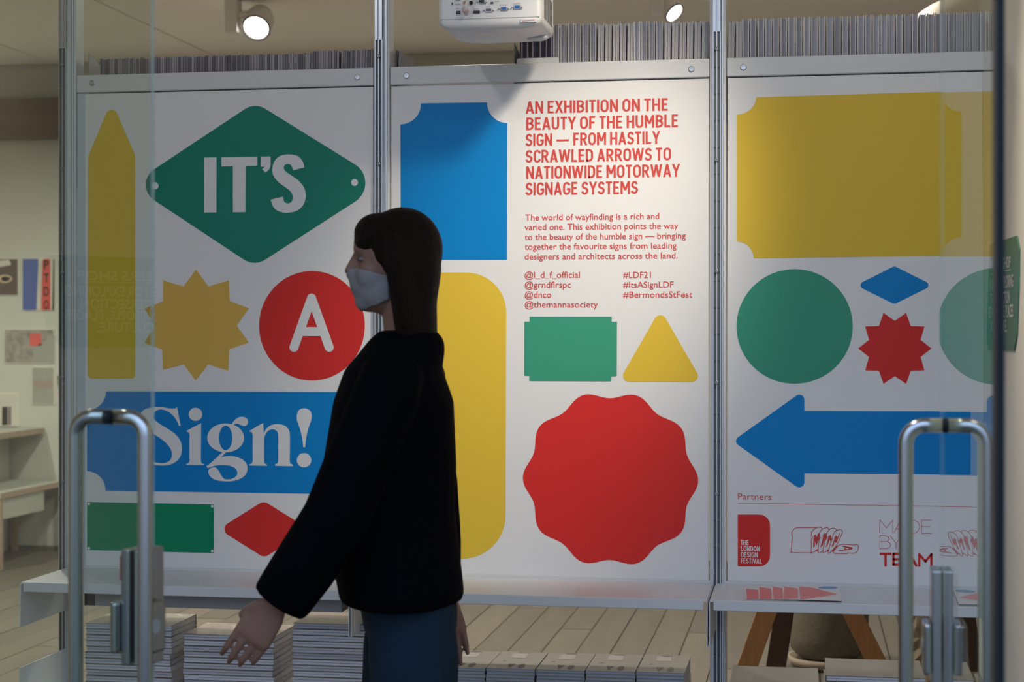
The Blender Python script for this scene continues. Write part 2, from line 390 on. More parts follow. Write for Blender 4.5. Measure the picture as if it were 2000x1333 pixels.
# ---- prints on the back wall
def wallprint(px0, py0, px1, py1, label, base, extra=()):
    y = YB-.008; a = PY(px0, py1, y); b = PY(px1, py0, y)
    e = empty('photo_print', ((a.x+b.x)/2, YB, a.z), label, 'photograph', 'photographs pinned on the back wall')
    MB().box((a.x, y, a.z), (b.x, YB, b.z)).build('paper', mat('print_border', (.7, .68, .62), .6), e)
    i = .004
    flat([[(a.x+i, a.z+i), (b.x-i, a.z+i), (b.x-i, b.z-i), (a.x+i, b.z-i)]], y-.001, 'picture', base, e, px=False)
    for loops, m_, nm in extra: flat(loops, y-.002, nm, m_, e)
    return e
pblue = mat('print_blue', (.045, .09, .33), .5); pred = mat('print_red', (.62, .09, .08), .5); pdark = mat('print_dark', (.03, .022, .02), .5, var=.6, vscale=5)
ptan = mat('print_tan', (.55, .42, .28), .5); ppale = mat('print_pale', (.55, .53, .47), .5, var=.2, vscale=8); pgr = mat('print_grey', (.30, .30, .27), .5, var=.12, vscale=8)
wallprint(-36, 505, 36, 578, 'dark brown photograph with a pale oval, at the left edge of the wall', mat('print_brown', (.075, .05, .04), .5, var=.5, vscale=4),
    [([[(-30, 512), (18, 508), (22, 518), (-28, 527)]], ppale, 'picture_shape'), ([ellipse(10, 545, 14, 8)], ptan, 'picture_shape'), ([ellipse(11, 545, 9, 5)], ppale, 'picture_shape')])
wallprint(43, 505, 107, 607, 'upright photograph of a red vertical sign against deep blue sky', ppale,
    [([[(44, 506), (75, 506), (71, 606), (44, 606)]], pblue, 'picture_shape'), ([[(83, 506), (98, 506), (99, 606), (80, 606)]], pred, 'picture_shape'), ([[(104, 506), (106, 506), (106, 606), (102, 606)]], pdark, 'picture_shape')]
    )
lt = [o for o in COL.objects if o.name.startswith('photo_print')][-1]
lettering([(c, 85.5, 95.5, 526+26*i, 17) for i, c in enumerate('PTDO')], YB-.0115, 'lettering', pdark, lt, .02)
wallprint(8, 643, 106, 710, 'landscape photograph of leafless branches and a small red square sign', mat('print_branches', (.27, .245, .22), .5, var=.9, vscale=26),
    [([rpoly([(58, 652), (80, 652), (81, 676), (58, 676)], 2)], pred, 'picture_shape'), ([[(65, 680), (106, 655), (106, 709), (63, 709)]], pgr, 'picture_shape')])
w4 = wallprint(62, 717, 106, 790, 'grey upright photograph with faint red capital letters', pgr)
lettering([('PLEASE', 66, 102, 757, 13)], YB-.0105, 'lettering', mat('print_faint', (.42, .22, .19), .5), w4)
wallprint(112, 717, 150, 790, 'pale photograph with an orange patch, cut off by the left post', ppale, [([[(114, 760), (122, 760), (122, 772), (114, 772)]], pred, 'picture_shape'), ([[(112, 735), (124, 735), (124, 758), (114, 758)]], pdark, 'picture_shape')])
wallprint(-30, 768, 36, 833, 'pale photograph of dark columns, lowest on the back wall', ppale,
    [([[(4, 795), (15, 795), (15, 831), (4, 831)]], pdark, 'picture_shape'), ([[(16, 795), (22, 795), (22, 831), (16, 831)]], mat('print_mauve', (.2, .15, .15), .5), 'picture_shape'), ([[(-20, 800), (0, 800), (0, 831), (-20, 831)]], ppale, 'picture_shape')])

# ---- desk and bench at the back
dm = mat('pale_laminate', (.42, .43, .39), .5); em = mat('ply_edge', (.36, .27, .21), .6, var=.15, vscale=20)
dk = empty('desk', (-4.8, 5.1, 0), 'high pale desk with plywood edges against the left end of the back wall', 'desk')
MB().box((-5.6, 4.3, .77), (-4.10, 5.92, .80)).build('desktop', dm, dk); MB().box((-4.10, 4.3, .765), (-4.096, 5.92, .801)).build('edge_band', em, dk)
MB().box((-4.36, 4.35, 0), (-4.33, 5.9, .765)).build('side_panel', dm, dk); MB().box((-5.56, 4.35, 0), (-5.53, 5.9, .765)).build('side_panel', dm, dk)
bn = empty('bench', (-3.8, 5.4, 0), 'low white bench with plywood edges standing beside the high desk', 'bench')
MB().box((-4.31, 4.98, .43), (-3.94, 5.92, .46)).build('seat', dm, bn)
MB().box((-3.94, 4.98, .428), (-3.935, 5.92, .462)).build('edge_band', em, bn)
MB().box((-3.98, 5.02, .30), (-3.95, 5.6, .43)).build('apron', dm, bn)
for x_, y_ in ((-3.975, 4.985), (-4.305, 4.985), (-3.975, 5.87), (-4.305, 5.87)): MB().box((x_, y_, 0), (x_+.035, y_+.035, .43)).build('leg', em, bn)

# ---- ceiling lights
def spotlamp(px, py, dep, rpx, label, aimdir, ell=1):
    c = PD(px, py, dep); r = rpx*dep/F
    e = empty('ceiling_spotlight', (c.x, c.y, ZC), label, 'spotlight')
    q = Vector(aimdir).to_track_quat('Z', 'Y').to_matrix().to_4x4(); T = Matrix.Translation(c) @ q
    wm = mat('lamp_white', (.80, .77, .72), .5)
    MB().lathe([(r*.55, -r*2.0), (r*.85, -r*1.8), (r, -r*1.3), (r, 0), (r*.9, 0), (r*.88, -r*.25)], 40, T).build('lamp_head', wm, e, smooth=True, bevel=0)
    MB().lathe([(r*1.01, -.006), (r*1.03, .0), (r*.93, .002), (r*.9, -.004)], 40, T).build('rim', mat('rim_grey', (.2, .2, .2), .4), e)
    MB().lathe([(r*.88, -.012), (r*.86, -.004)], 40, T).build('lens', mat('lit_lens', (1, 1, 1), .4, emit=(1, .97, .93), estr=9), e)
    sx_ = c.x-r*1.75
    MB().box((sx_-.03, c.y-.04, c.z-r*.3), (sx_+.04, c.y+.05, ZC)).build('driver_box', wm, e, bevel=.006)
    MB().tube([(sx_, c.y, c.z+r*.9), (c.x-r*.6, c.y, c.z+r*1.0)], .018, 10).build('arm', wm, e)
    return e
spotlamp(500, 55, 9.0, 28, 'white cylindrical ceiling spotlight, lit, above the left panel', (-.0+.02, -.72, -.62))
spotlamp(1318, 26, 8.4, 21, 'lit ceiling spotlight half hidden by the books left of the right post', (.75, -.5, -.8))
g = empty('pendant_lamp', PD(1905, 95, 7.6), 'large cream round pendant shade behind the top row of books at right', 'lamp')
gc = g.location
MB().ell((gc.x, gc.y, gc.z), (.33, .33, .24), 40, 20).build('shade', mat('cream_shade', (.80, .76, .68), .7), g, smooth=True)
MB().tube([(gc.x, gc.y, gc.z+.2), (gc.x, gc.y, ZC)], .012, 10).build('rod', M['trim'], g)

# ================================================================== shelving wall: posts
def post(cxpx, pa, pb, ytop_px, label):
    xc = X0(cxpx); xa_, xb_ = X0(pa)+.0008, X0(pb)-.0008
    e = empty('shelving_post', (xc, 0, 0), label, 'post', 'aluminium posts of the shelving wall')
    MB().box((xa_, -.004, 0), (xb_, .05, ZC)).build('post_body', M['trim'], e, bevel=.003)
    MB().box((xb_-.012, -.010, 0), (xb_-.006, -.004, ZC)).build('side_rib', M['alu'], e, bevel=.002)
    zt = PY(cxpx, ytop_px, -.012).z
    trk = MB().box((xc-.0095, -.010, 0), (xc+.0095, -.004, zt)).build('slotted_track', M['aludark'], e)
    for dx in (-.0095, 0, .0095): MB().box((xc+dx-.0012, -.016, .0), (xc+dx+.0012, -.004, zt)).build('fin', M['alu'], trk)
    MB().box((xc-.0105, -.016, zt), (xc-.003, -.004, ZC)).box((xc+.001, -.016, zt), (xc+.0095, -.004, ZC)).box((xc-.0105, -.008, zt), (xc+.0095, -.004, ZC)).build('cover_profile', M['alu'], e)
    pn = MB(); z = .5
    while z < zt-.04:
        for dx in (-.005, .005): pn.add([(xc+dx+.0016*math.cos(t*1.0472), -.0125, z+.0028*math.sin(t*1.0472)) for t in range(6)]+[(xc+dx, -.015, z)], [(t, (t+1) % 6, 6) for t in range(6)])
        z += .0705
    pn.build('pins', M['chrome'], trk)
    z = zt-.045
    while z > .45:
        MB().lathe([(.0052, 0), (.0052, .002), (.0035, .003), (.0018, .003), (.0015, .001)], 14, Matrix.Translation((xc, -.0155, z)) @ Matrix.Rotation(math.radians(90), 4, 'X')).build('screw', mat('screw_zinc', (.32, .35, .38), .35, .7), trk)
        z -= .147*2
    return e
XP = [X0(132), X0(743), X0(1399), X0(1926)]
post(126, 118, 150, 95, 'leftmost aluminium post of the shelving wall, left of the IT\'S panel')
post(742, 730.5, 762, 78, 'aluminium post between the left and the middle panel')
post(1400.5, 1385.5, 1419, 62, 'aluminium post between the middle and the right panel')

# ---- display panels
def panel(x0, x1, label):
    e = empty('display_panel', ((x0+x1)/2, 0, PANEL_Z0), label, 'display panel', 'printed display panels of the shelving wall')
    MB().box((x0, 0, PANEL_Z0+.001), (x1, .016, 2.0935)).build('board', M['white'], e, bevel=.0015)
    MB().box((x0-.002, -.006, 2.0965), (x1+.002, .018, PANEL_Z1)).build('header_strip', M['trim'], e, bevel=.003)
    return e
def screw(px, py, par):
    p = PY(px, py, -.006)
    s = MB().lathe([(.0085, 0), (.0085, .0015), (.0065, .0028), (.004, .0028), (.0035, .0008)], 20, Matrix.Translation(p) @ Matrix.Rotation(math.radians(90), 4, 'X')).build('screw', M['alu'], par)
P1 = panel(X0(152), X0(729), 'left display panel with IT\'S A Sign! in green, red and blue shapes')
P2 = panel(X0(764), X0(1384), 'middle display panel with the red exhibition text and wavy red disc')
P3 = panel(X0(1421), XR-.002, 'right display panel with yellow rectangle, blue arrow and partner logos')
for a, b, c in ((180, 162, P1), (698.5, 151, P1), (794, 148, P2), (1350.5, 135, P2), (1452, 131.5, P3)): screw(a, b, c)
# bluish strip painting in the door-glass reflection at the left end
MB().box((X0(152), -.004, PANEL_Z0), (X0(166), -.0005, 2.094)).build('reflection_strip', mat('blue_grey_reflection', (.52, .60, .68), .4), P1)

G1, G2 = -.0006, -.0012                        # print layers
def g(loops, y, m, par, name): return flat(loops, y, name, M[m] if isinstance(m, str) else m, par)
# -- panel 1
g([rpoly([(255.5, 361), (498, 200), (751, 357), (497, 521)], [36, 37, 43, 38], 14)], G1, 'green', P1, 'green_diamond')
for x, y in ((303, 363), (692.5, 356.6)): g([ellipse(x, y, 6.7, 6.8, 24)], G2, 'print_white', P1, 'white_dot')
c3 = lambda p: crop(p, 5.714, 370, 280)
mb_its = [c3([(162, 160), (302, 157), (301, 773), (162, 774)]), c3([(357, 156), (758, 149), (757, 250), (627, 253), (625, 769), (485, 771), (485, 256), (357, 259)]),
    c3(smooth_path([(796, 149, 1), (905, 147, 1), (905, 240), (890, 290), (848, 328, 1), (812, 290, 1), (835, 270), (838, 262, 1), (796, 262, 1)], 4)),
    c3(smooth_path([(1155, 303, 1), (1282, 270, 1), (1262, 200), (1205, 142), (1105, 125), (1010, 143), (948, 203), (925, 290), (933, 350), (965, 402), (1010, 448), (1070, 490), (1125, 535), (1150, 580), (1152, 620), (1135, 658), (1098, 672), (1062, 658), (1048, 625), (1042, 597, 1), (908, 630, 1), (928, 695), (970, 745), (1030, 770), (1100, 777), (1190, 757), (1258, 705), (1293, 630), (1297, 560), (1278, 495), (1235, 435), (1175, 385), (1100, 335), (1062, 300), (1053, 268), (1068, 240), (1100, 230), (1130, 241), (1147, 270)], 5))]
for lp in mb_its: g([lp], G2, 'print_white', P1, 'lettering')
g([rpoly([(218, 197), (264, 304), (264, 740), (171, 740), (172, 306)], [11, 5, 8, 8, 5])], G1, 'yellow', P1, 'yellow_pencil')
g([[(x/2.854, y/2.854+333) for x, y in [(1093, 553), (1162, 648), (1276, 613), (1280, 728), (1388, 770), (1320, 865), (1387, 960), (1278, 998), (1273, 1117), (1160, 1083), (1090, 1172), (1025, 1083), (908, 1112), (905, 1000), (806, 962), (860, 865), (806, 770), (908, 730), (910, 613), (1022, 648)]]], G1, 'amber', P1, 'yellow_starburst')
g([ellipse(609.3, 636.7, 103.3, 107)], G1, 'red', P1, 'red_disc')
def capsule(a, b, w): 
    an = math.degrees(math.atan2(b[1]-a[1], b[0]-a[0]))
    return arc(b[0], b[1], w/2, w/2, an-90, an+90, 8)+arc(a[0], a[1], w/2, w/2, an+90, an+270, 8)
for i, (a, b, w_) in enumerate((((608.5, 582.5), (574, 679), 17.5), ((608.5, 582.5), (643, 679), 17.5), ((590, 648), (628, 648), 17.5))): g([capsule(a, b, w_)], G2-i*.0002, 'print_white', P1, 'lettering')
g([[(207, 765), (672, 766)]+arc(712, 766, 40, 40, 180, 90, 10)+arc(712, 966, 40, 40, 270, 180, 10)+[(672, 966), (205, 959)]+arc(170, 958, 36, 37, 0, -90, 10)+arc(170, 765, 37, 37, 90, 0, 10)], G1, 'blue', P1, 'blue_plate')
s5 = lambda p: crop(p, 5.556, 280, 780)
Sg = [(365, 88, 1), (405, 290, 1), (385, 292, 1), (365, 240), (330, 188), (275, 140), (205, 113), (150, 120), (118, 150), (110, 190), (130, 232), (190, 278), (280, 332), (360, 395), (408, 470), (418, 550), (400, 625), (350, 682), (280, 714), (210, 722), (140, 716), (70, 700), (20, 693), (-12, 712), (-22, 722, 1), (-66, 500, 1), (-44, 498, 1), (-15, 565), (40, 640), (110, 682), (200, 697), (262, 685), (300, 650), (310, 600), (300, 550), (260, 490), (190, 430), (100, 372), (30, 325), (-20, 265), (-38, 205), (-24, 150), (25, 108), (110, 90), (200, 88), (280, 100), (330, 103), (350, 98)]
Ig = [(468, 345, 1), (618, 266), (627, 268, 1), (624, 670, 1), (632, 695), (656, 706, 1), (656, 716, 1), (466, 714, 1), (467, 703, 1), (493, 692), (501, 668, 1), (502, 385, 1), (492, 362), (468, 352, 1)]
Gg = [(960, 274), (985, 235), (1030, 200), (1080, 193), (1122, 210), (1135, 245), (1125, 278), (1095, 292), (1055, 280), (1020, 266), (985, 275), (975, 290, 1), (950, 290, 1)]
Gl = [(862, 572, 1), (902, 572, 1), (845, 631, 1), (900, 621), (980, 622), (1060, 648), (1112, 692), (1130, 745), (1115, 810), (1062, 860), (980, 888), (900, 894), (800, 882), (735, 850), (706, 800), (712, 765), (745, 743), (785, 745), (815, 775), (840, 820), (868, 858), (900, 872), (960, 866), (1008, 835), (1020, 795), (1000, 755), (950, 728), (880, 716), (800, 720), (740, 735), (700, 750, 1), (684, 730, 1), (750, 678)]
Ng = [(1152, 345, 1), (1290, 265), (1300, 268, 1), (1308, 375, 1), (1330, 330), (1380, 287), (1450, 271), (1530, 287), (1575, 330), (1590, 400), (1588, 675, 1), (1596, 700), (1621, 712, 1), (1621, 729, 1), (1429, 725, 1), (1430, 709, 1), (1455, 697), (1463, 670, 1), (1463, 420), (1455, 360), (1430, 334), (1395, 328), (1350, 348), (1322, 392), (1311, 440), (1310, 680, 1), (1318, 700), (1342, 712, 1), (1342, 725, 1), (1150, 721, 1), (1151, 709, 1), (1178, 697), (1187, 670, 1), (1187, 390, 1), (1177, 362), (1153, 352, 1)]
Eg = [(1745, 100), (1800, 118), (1825, 165), (1820, 230), (1790, 320), (1767, 420), (1755, 522, 1), (1735, 522, 1), (1723, 420), (1695, 310), (1668, 230), (1668, 165), (1692, 118)]
for p in (Sg, Ig, Gg, Gl, Ng, Eg): g([s5(smooth_path(p, 5))], G2, 'print_white', P1, 'lettering')
g([s5(ellipse(893, 421, 199, 157, 60)), s5(ellipse(893, 422, 72, 133, 48))[::-1]], G2-.0003, 'print_white', P1, 'lettering')
g([s5(ellipse(566, 165, 73, 71, 40))], G2, 'print_white', P1, 'lettering'); g([s5(ellipse(1744, 664, 78, 77, 40))], G2, 'print_white', P1, 'lettering')
g([[(170, 981), (418, 986), (418, 1081), (170, 1075)]], G1, 'leaf', P1, 'green_plate')
for x, y in ((173.5, 985), (414.5, 989.5), (414.5, 1077), (173.5, 1071.5)): g([ellipse(x, y, 2.8, 2.8, 16)], G2, 'print_white', P1, 'white_dot')
g([rpoly([(427, 1034), (515, 979), (605, 1035), (516, 1090)], [13, 15, 13, 15])], G1, 'red', P1, 'red_diamond')
# -- panel 2
g([[(822, 202), (950.5, 200)]+arc(991, 200, 40, 40.5, 180, 90, 12)+[(990, 508), (783, 508)]+arc(782, 203, 40, 40, 90, 0, 12)], G1, 'blue', P2, 'blue_rectangle')
g([rpoly([(782, 533), (989, 532.5), (987, 1093), (781, 1090)], [78, 78, 84, 84], 16)], G1, 'yellow', P2, 'yellow_rounded_column')
g([crop([(181, 796), (716, 796), (716, 829), (750, 829), (749, 1184), (714, 1185), (713, 1218), (179, 1216), (179, 1182), (146, 1181), (147, 829), (181, 829)], 3.333, 980, 380)], G1, 'green2', P2, 'green_notched_rectangle')
g([rpoly([(1289.6, 604), (1372, 746.5), (1208, 746)], 12)], G1, 'yellow', P2, 'yellow_triangle')
cc = PY(1191, 936.5, G1); rs = 165.0*4.59/F
g2 = flat([[(cc.x+rs*(1+.042*math.cos(10*t))*math.cos(t), cc.z+rs*(1+.042*math.cos(10*t))*math.sin(t)) for t in [2*math.pi*i/240 for i in range(240)]]], G1, 'red_wavy_disc', M['red'], P2, px=False)
hd = [('AN EXHIBITION ON THE', 1026.8, 1304.7, 222.3, 24.3), ('BEAUTY OF THE HUMBLE', 1028, 1324.5, 254.3, 24.6), ('SIGN\u2009\u2014\u2009FROM HASTILY', 1026.8, 1288.7, 286, 24.6),
      ('SCRAWLED ARROWS TO', 1026.8, 1310.9, 318, 24.6), ('NATIONWIDE MOTORWAY', 1028, 1327.8, 350, 24.8), ('SIGNAGE SYSTEMS', 1026.8, 1245.8, 381.8, 25)]
for r in hd: capitals(r[0].replace('\u2009\u2014\u2009', ' - '), r[1], r[2], r[3], r[4], G1, M['redink'], P2)
bd = [('The world of wayfinding is a rich and', 1026, 1287.5, 431, 11.8), ('varied one. This exhibition points the way', 1025, 1324.5, 449.8, 11.8), ('to the beauty of the humble sign \u2014 bringing', 1025, 1339.5, 469, 11.8),
      ('together the favourite signs from leading', 1025, 1321.3, 488, 11.8), ('designers and architects across the land.', 1025, 1323.5, 507.3, 11.8),
      ('@l_d_f_official', 1025, 1132.5, 543.3, 11.8), ('@grndflrspc', 1025, 1115, 562.5, 11.8), ('@dnco', 1025, 1076.6, 581.8, 11.8), ('@themannasociety', 1025, 1167.6, 601, 11.8),
      ('#LDF21', 1217, 1271.2, 543.3, 11.8), ('#ItsASignLDF', 1217, 1315.5, 562.3, 11.8), ('#BermondsStFest', 1217, 1352, 581.7, 11.8)]
for r in bd: lettering([r], G1, 'lettering', M['redink'], P2, 0, bold=(.011, .006))
# -- panel 3
g([[(1477, 190), (1838, 179.5)]+arc(1878, 178, 40, 40, 180, 90, 10)+arc(1878, 500, 38, 36, 270, 180, 10)+[(1840, 500), (1472, 505)]+arc(1439, 505, 33, 33, 0, -90, 10)+arc(1439, 189, 38, 35, 90, 0, 10)], G1, 'yellow', P3, 'yellow_rectangle')
g([ellipse(1552, 638, 113.5, 112)], G1, 'green2', P3, 'green_disc')
g([rpoly([(1672, 557.5), (1747, 520), (1822, 557.5), (1747, 594.5)], 7)], G1, 'blue', P3, 'blue_diamond')
pts = []
for i in range(20):
    a = math.radians(i*18); r = 71.5 if i % 2 == 0 else 53; pts.append((1747.7+r*math.cos(a), 681-r*1.02*math.sin(a)))
g([pts], G1, 'red', P3, 'red_starburst')
g([rpoly([(1431, 862), (1571, 762), (1571, 803), (1896, 804), (1896, 928), (1571, 925), (1571, 962)], [9, 10, 0, 3, 3, 0, 10])], G1, 'blue', P3, 'blue_arrow')
lettering([('Partners', 1441.5, 1506.5, 976.3, 12.4)], G1, 'lettering', M['redink'], P3, -.004)
stroke([[(1441, 983.6), (1897, 990.6)]], .9, G1, 'rule_line', M['redink'], P3)
g([rpoly([(1441, 1005.8), (1504, 1005.8), (1504, 1107), (1441, 1107)], [0, 21, 21, 0])], G1, 'red', P3, 'festival_logo')
for r in (('THE', 1446.5, 1462.3, 1065.2, 10), ('LONDON', 1447, 1484, 1077, 10), ('DESIGN', 1447, 1480, 1089, 10), ('FESTIVAL', 1447, 1488, 1101, 10)): capitals(*r, G2, M['print_white'], P3, .16, .09)
# loaf logo
b7 = lambda p: crop(p, 11.765, 1530, 1000)
sm = lambda p, s=4: b7(smooth_path(p, s)[:-(s-1)] if False else smooth_path(p, s))
loaf = [[(760, 370, 1), (340, 372), (260, 395), (205, 455), (192, 530), (212, 600), (200, 650), (185, 900), (210, 940), (660, 946, 1)],
        [(660, 946, 1), (640, 940), (645, 650), (668, 600), (640, 520), (665, 450), (760, 372), (850, 362), (900, 400, 1)],
        [(660, 946, 1), (800, 860, 1)], [(850, 600), (830, 530), (850, 460), (910, 395), (985, 370), (1030, 380), (1055, 420, 1)],
        [(850, 600, 1), (815, 680), (800, 900), (815, 955), (900, 905, 1)], [(1000, 600), (995, 520), (1040, 430), (1110, 385), (1180, 385), (1238, 435, 1)],
        [(1000, 600, 1), (950, 700), (910, 920), (930, 945), (1040, 870, 1)], [(1130, 610), (1140, 540), (1180, 470), (1240, 430), (1310, 412), (1350, 450), (1330, 550), (1225, 775, 1)],
        [(1130, 610, 1), (1085, 720), (1030, 930), (1050, 958), (1100, 915), (1225, 775, 1)],
        [(1145, 925, 1), (1300, 760), (1600, 768), (1690, 755), (1730, 810), (1690, 915), (1620, 958), (1490, 945), (1450, 965), (1180, 960), (1145, 925, 1)]]
def openpath(p, sub=5):
    out = []
    for i in range(len(p)-1):
        p1, p2 = p[i], p[i+1]; p0 = p[i-1] if i > 0 and len(p1) == 2 else p1; p3 = p[i+2] if i+2 < len(p) and len(p2) == 2 else p2
        for j in range(sub):
            t = j/sub; out.append(tuple(.5*(2*p1[c]+(p2[c]-p0[c])*t+(2*p0[c]-5*p1[c]+4*p2[c]-p3[c])*t*t+(3*p1[c]-p0[c]-3*p2[c]+p3[c])*t**3) for c in (0, 1)))
    return out+[p[-1][:2]]
stroke([b7(openpath(p)) for p in loaf], 1.25, G1, 'loaf_logo', M['redink'], P3)
for p in ([(695, 545), (740, 530), (765, 590), (790, 510), (835, 480), (850, 605), (815, 660), (800, 660), (770, 775), (750, 765), (725, 680), (722, 795), (685, 830)],
          [(915, 515), (980, 490), (1002, 605), (965, 660), (930, 690), (905, 780), (845, 830), (900, 640)],
          [(1030, 565), (1085, 535), (1118, 625), (1080, 690), (1065, 640), (1010, 790), (970, 830), (1015, 680)],
          [(1175, 575), (1220, 550), (1240, 600), (1290, 490), (1308, 485), (1225, 710), (1195, 715), (1180, 680), (1150, 790), (1105, 810), (1165, 650)],
          [(700, 925), (800, 855), (800, 905)], [(950, 920), (1055, 860), (1035, 915)], [(1090, 920), (1220, 785), (1275, 780), (1145, 920)],
          [(1375, 782), (1605, 825), (1565, 870), (1260, 915), (1285, 885), (1400, 870), (1410, 815), (1350, 808)]):
    g([b7(p)], G1-.0002, 'redink', P3, 'loaf_logo_letter')
g([b7([(1445, 835), (1500, 838), (1495, 858), (1430, 862)])], G1-.0005, 'print_white', P3, 'loaf_logo_letter')
t6 = lambda p: crop(p, 3.571, 1400, 900)
stroke([t6(p) for p in ([(1135, 505), (1137, 415), (1183, 470), (1228, 416), (1228, 506)], [(1236, 506), (1282, 416), (1328, 507)], [(1250, 478), (1314, 478)],
        [(1344, 507), (1344, 417), (1380, 418), (1404, 432), (1416, 462), (1404, 492), (1380, 507), (1344, 507)], [(1496, 417), (1428, 417), (1428, 509), (1497, 509)], [(1428, 462), (1488, 462)],
        [(1137, 617), (1137, 525), (1175, 525), (1198, 534), (1203, 549), (1190, 566), (1137, 568)], [(1190, 566), (1208, 578), (1212, 594), (1200, 611), (1172, 617), (1137, 617)],
        [(1210, 525), (1250, 577), (1292, 526)], [(1250, 577), (1250, 618)])], 1.0, G1, 'lettering', M['redink'], P3)
stroke([t6(p) for p in ([(1141, 652), (1213, 652)], [(1177, 652), (1177, 735)], [(1290, 652), (1232, 652), (1232, 727), (1290, 727)], [(1232, 690), (1283, 690)],
        [(1305, 735), (1347, 650), (1392, 735)], [(1320, 712), (1376, 712)], [(1412, 736), (1412, 655), (1455, 705), (1497, 655), (1497, 736)])], 4.6, G1, 'lettering', M['red'], P3)

# ---- shelves
def shelf(x0, x1, label, group='white steel shelves of the shelving wall'):
    e = empty('wall_shelf', ((x0+x1)/2, 0, .73), label, 'shelf', group)
    MB().box((x0, -.3, SHELF_Z-.004), (x1, -.001, SHELF_Z)).build('shelf_plate', M['trim'], e)
    MB().box((x0+.008, -.305, .732), (x1-.008, -.3, SHELF_Z+.001)).build('front_lip', M['trim'], e, bevel=.002)
    MB().box((x0, -.006, SHELF_Z), (x1, -.0015, SHELF_Z+.006)).build('back_upstand', M['trim'], e)
    for a in (x0-.003, x1-.001): MB().box((a, -.303, .638), (a+.003, -.012, .752)).build('bracket', M['trim'], e, bevel=.001)
    return e
xs1 = XP[0]+.004
shelf(xs1, XP[1]-.008, 'left white steel shelf, bare, below the IT\'S A Sign! panel')
shelf(XP[1]+.0, XP[2]-.008, 'middle white steel shelf, bare, below the red exhibition text')
shelf(XP[2]+.0, XR-.004, 'right white steel shelf with a fan of red cards on it')
ty = -.26
tb = MB().box((X0(185, ty), ty, .694), (X0(668, ty), -.06, .7305)).build('under_shelf_trunking', M['grey'], bevel=.002)
tag(tb, 'grey metal trunking fixed beneath the left shelf', 'trunking'); MB().box((X0(165, ty), ty+.0, .694), (X0(184.5, ty), -.08, .729)).build('end_cap', mat('dark_plastic', (.03, .03, .03), .5), tb)
LZ = .42
def lower(x0, x1, label):
    e = empty('low_shelf', ((x0+x1)/2, 0, LZ-.03), label, 'shelf', 'low shelves under the display panels')
    MB().box((x0, -.32, LZ-.02), (x1, -.017, LZ)).build('shelf_plate', M['trim'], e, bevel=.002)
    for a in (x0-.003, x1): MB().box((a, -.32, LZ-.11), (a+.003, -.02, LZ-.0205)).build('bracket', M['trim'], e)
    return e
l1 = lower(xs1, XP[1]-.004, 'low white shelf carrying the three tall stacks of wrapped books')
MB().box((xs1-.006, -.30, LZ), (xs1-.003, -.012, .53)).build('end_upstand', M['trim'], l1, bevel=.001)
lower(XP[1]+.004, XP[2]-.004, 'low white shelf carrying the row of thin booklet stacks')
lower(XP[2]+.004, XR-.004, 'low white shelf carrying the wrapped stacks at the right')
# top shelf behind the panels
TZ = 1.99
tops = []
for a, b, l in ((XP[0]+.036, XP[1]-.03, 'left'), (XP[1]+.036, XP[2]-.03, 'middle'), (XP[2]+.036, XR, 'right')):
    e = empty('top_shelf', ((a+b)/2, .15, TZ), 'white shelf behind the top of the %s panel, carrying upright books' % l, 'shelf')
    MB().box((a, .02, TZ-.02), (b, .27, TZ)).build('shelf_plate', M['trim'], e)

# ================================================================== books
def bookmat(name, col, **k): return mat(name, col, .4, **k)
def glitter(name, col, coat=1.0):
    """paper edges under crinkled shrink wrap"""
    m = bpy.data.materials.new(name); m.use_nodes = True; n = m.node_tree; b = n.nodes['Principled BSDF']
    b.inputs['Roughness'].default_value = .5; b.inputs['Coat Weight'].default_value = coat; b.inputs['Coat Roughness'].default_value = .11; b.inputs['Coat IOR'].default_value = 2.1
    t = n.nodes.new('ShaderNodeTexCoord'); ns = n.nodes.new('ShaderNodeTexNoise'); ns.inputs['Scale'].default_value = 95; ns.inputs['Detail'].default_value = 3; ns.inputs['Distortion'].default_value = 1.6
    oi = n.nodes.new('ShaderNodeObjectInfo'); ad = n.nodes.new('ShaderNodeVectorMath'); ad.operation = 'ADD'
    sc = n.nodes.new('ShaderNodeVectorMath'); sc.operation = 'SCALE'; sc.inputs[3].default_value = 30
    cv = n.nodes.new('ShaderNodeCombineXYZ'); n.links.new(oi.outputs['Random'], cv.inputs[0]); n.links.new(oi.outputs['Random'], cv.inputs[2])
    n.links.new(cv.outputs[0], sc.inputs[0]); n.links.new(sc.outputs[0], ad.inputs[0]); n.links.new(t.outputs['Object'], ad.inputs[1])
    n.links.new(ad.outputs[0], ns.inputs['Vector'])
    bp = n.nodes.new('ShaderNodeBump'); bp.inputs['Strength'].default_value = 1; bp.inputs['Distance'].default_value = .016
    n.links.new(ns.outputs[0], bp.inputs['Height']); n.links.new(bp.outputs[0], b.inputs['Coat Normal'])
    mx = n.nodes.new('ShaderNodeMix'); mx.data_type = 'RGBA'; mx.inputs[6].default_value = (*[c*.8 for c in col], 1); mx.inputs[7].default_value = (*[min(1, c*1.2) for c in col], 1)
    n.links.new(oi.outputs['Random'], mx.inputs[0]); n.links.new(mx.outputs[2], b.inputs['Base Color'])
    return m
GWL = glitter('wrapped_edge_light', (.68, .68, .72)); GWP = glitter('wrapped_page_blue', (.36, .37, .44)); GW = glitter('wrapped_pages', (.58, .59, .66)); GC = glitter('wrapped_cover', (.16, .135, .105)); GD = mat('cover_edge_dark', (.12, .12, .14), .5)
GM = [mat('magazine_grey_%d' % i, c, .5) for i, c in enumerate([(.20, .19, .21), (.30, .28, .31), (.13, .12, .14), (.36, .34, .37)])]

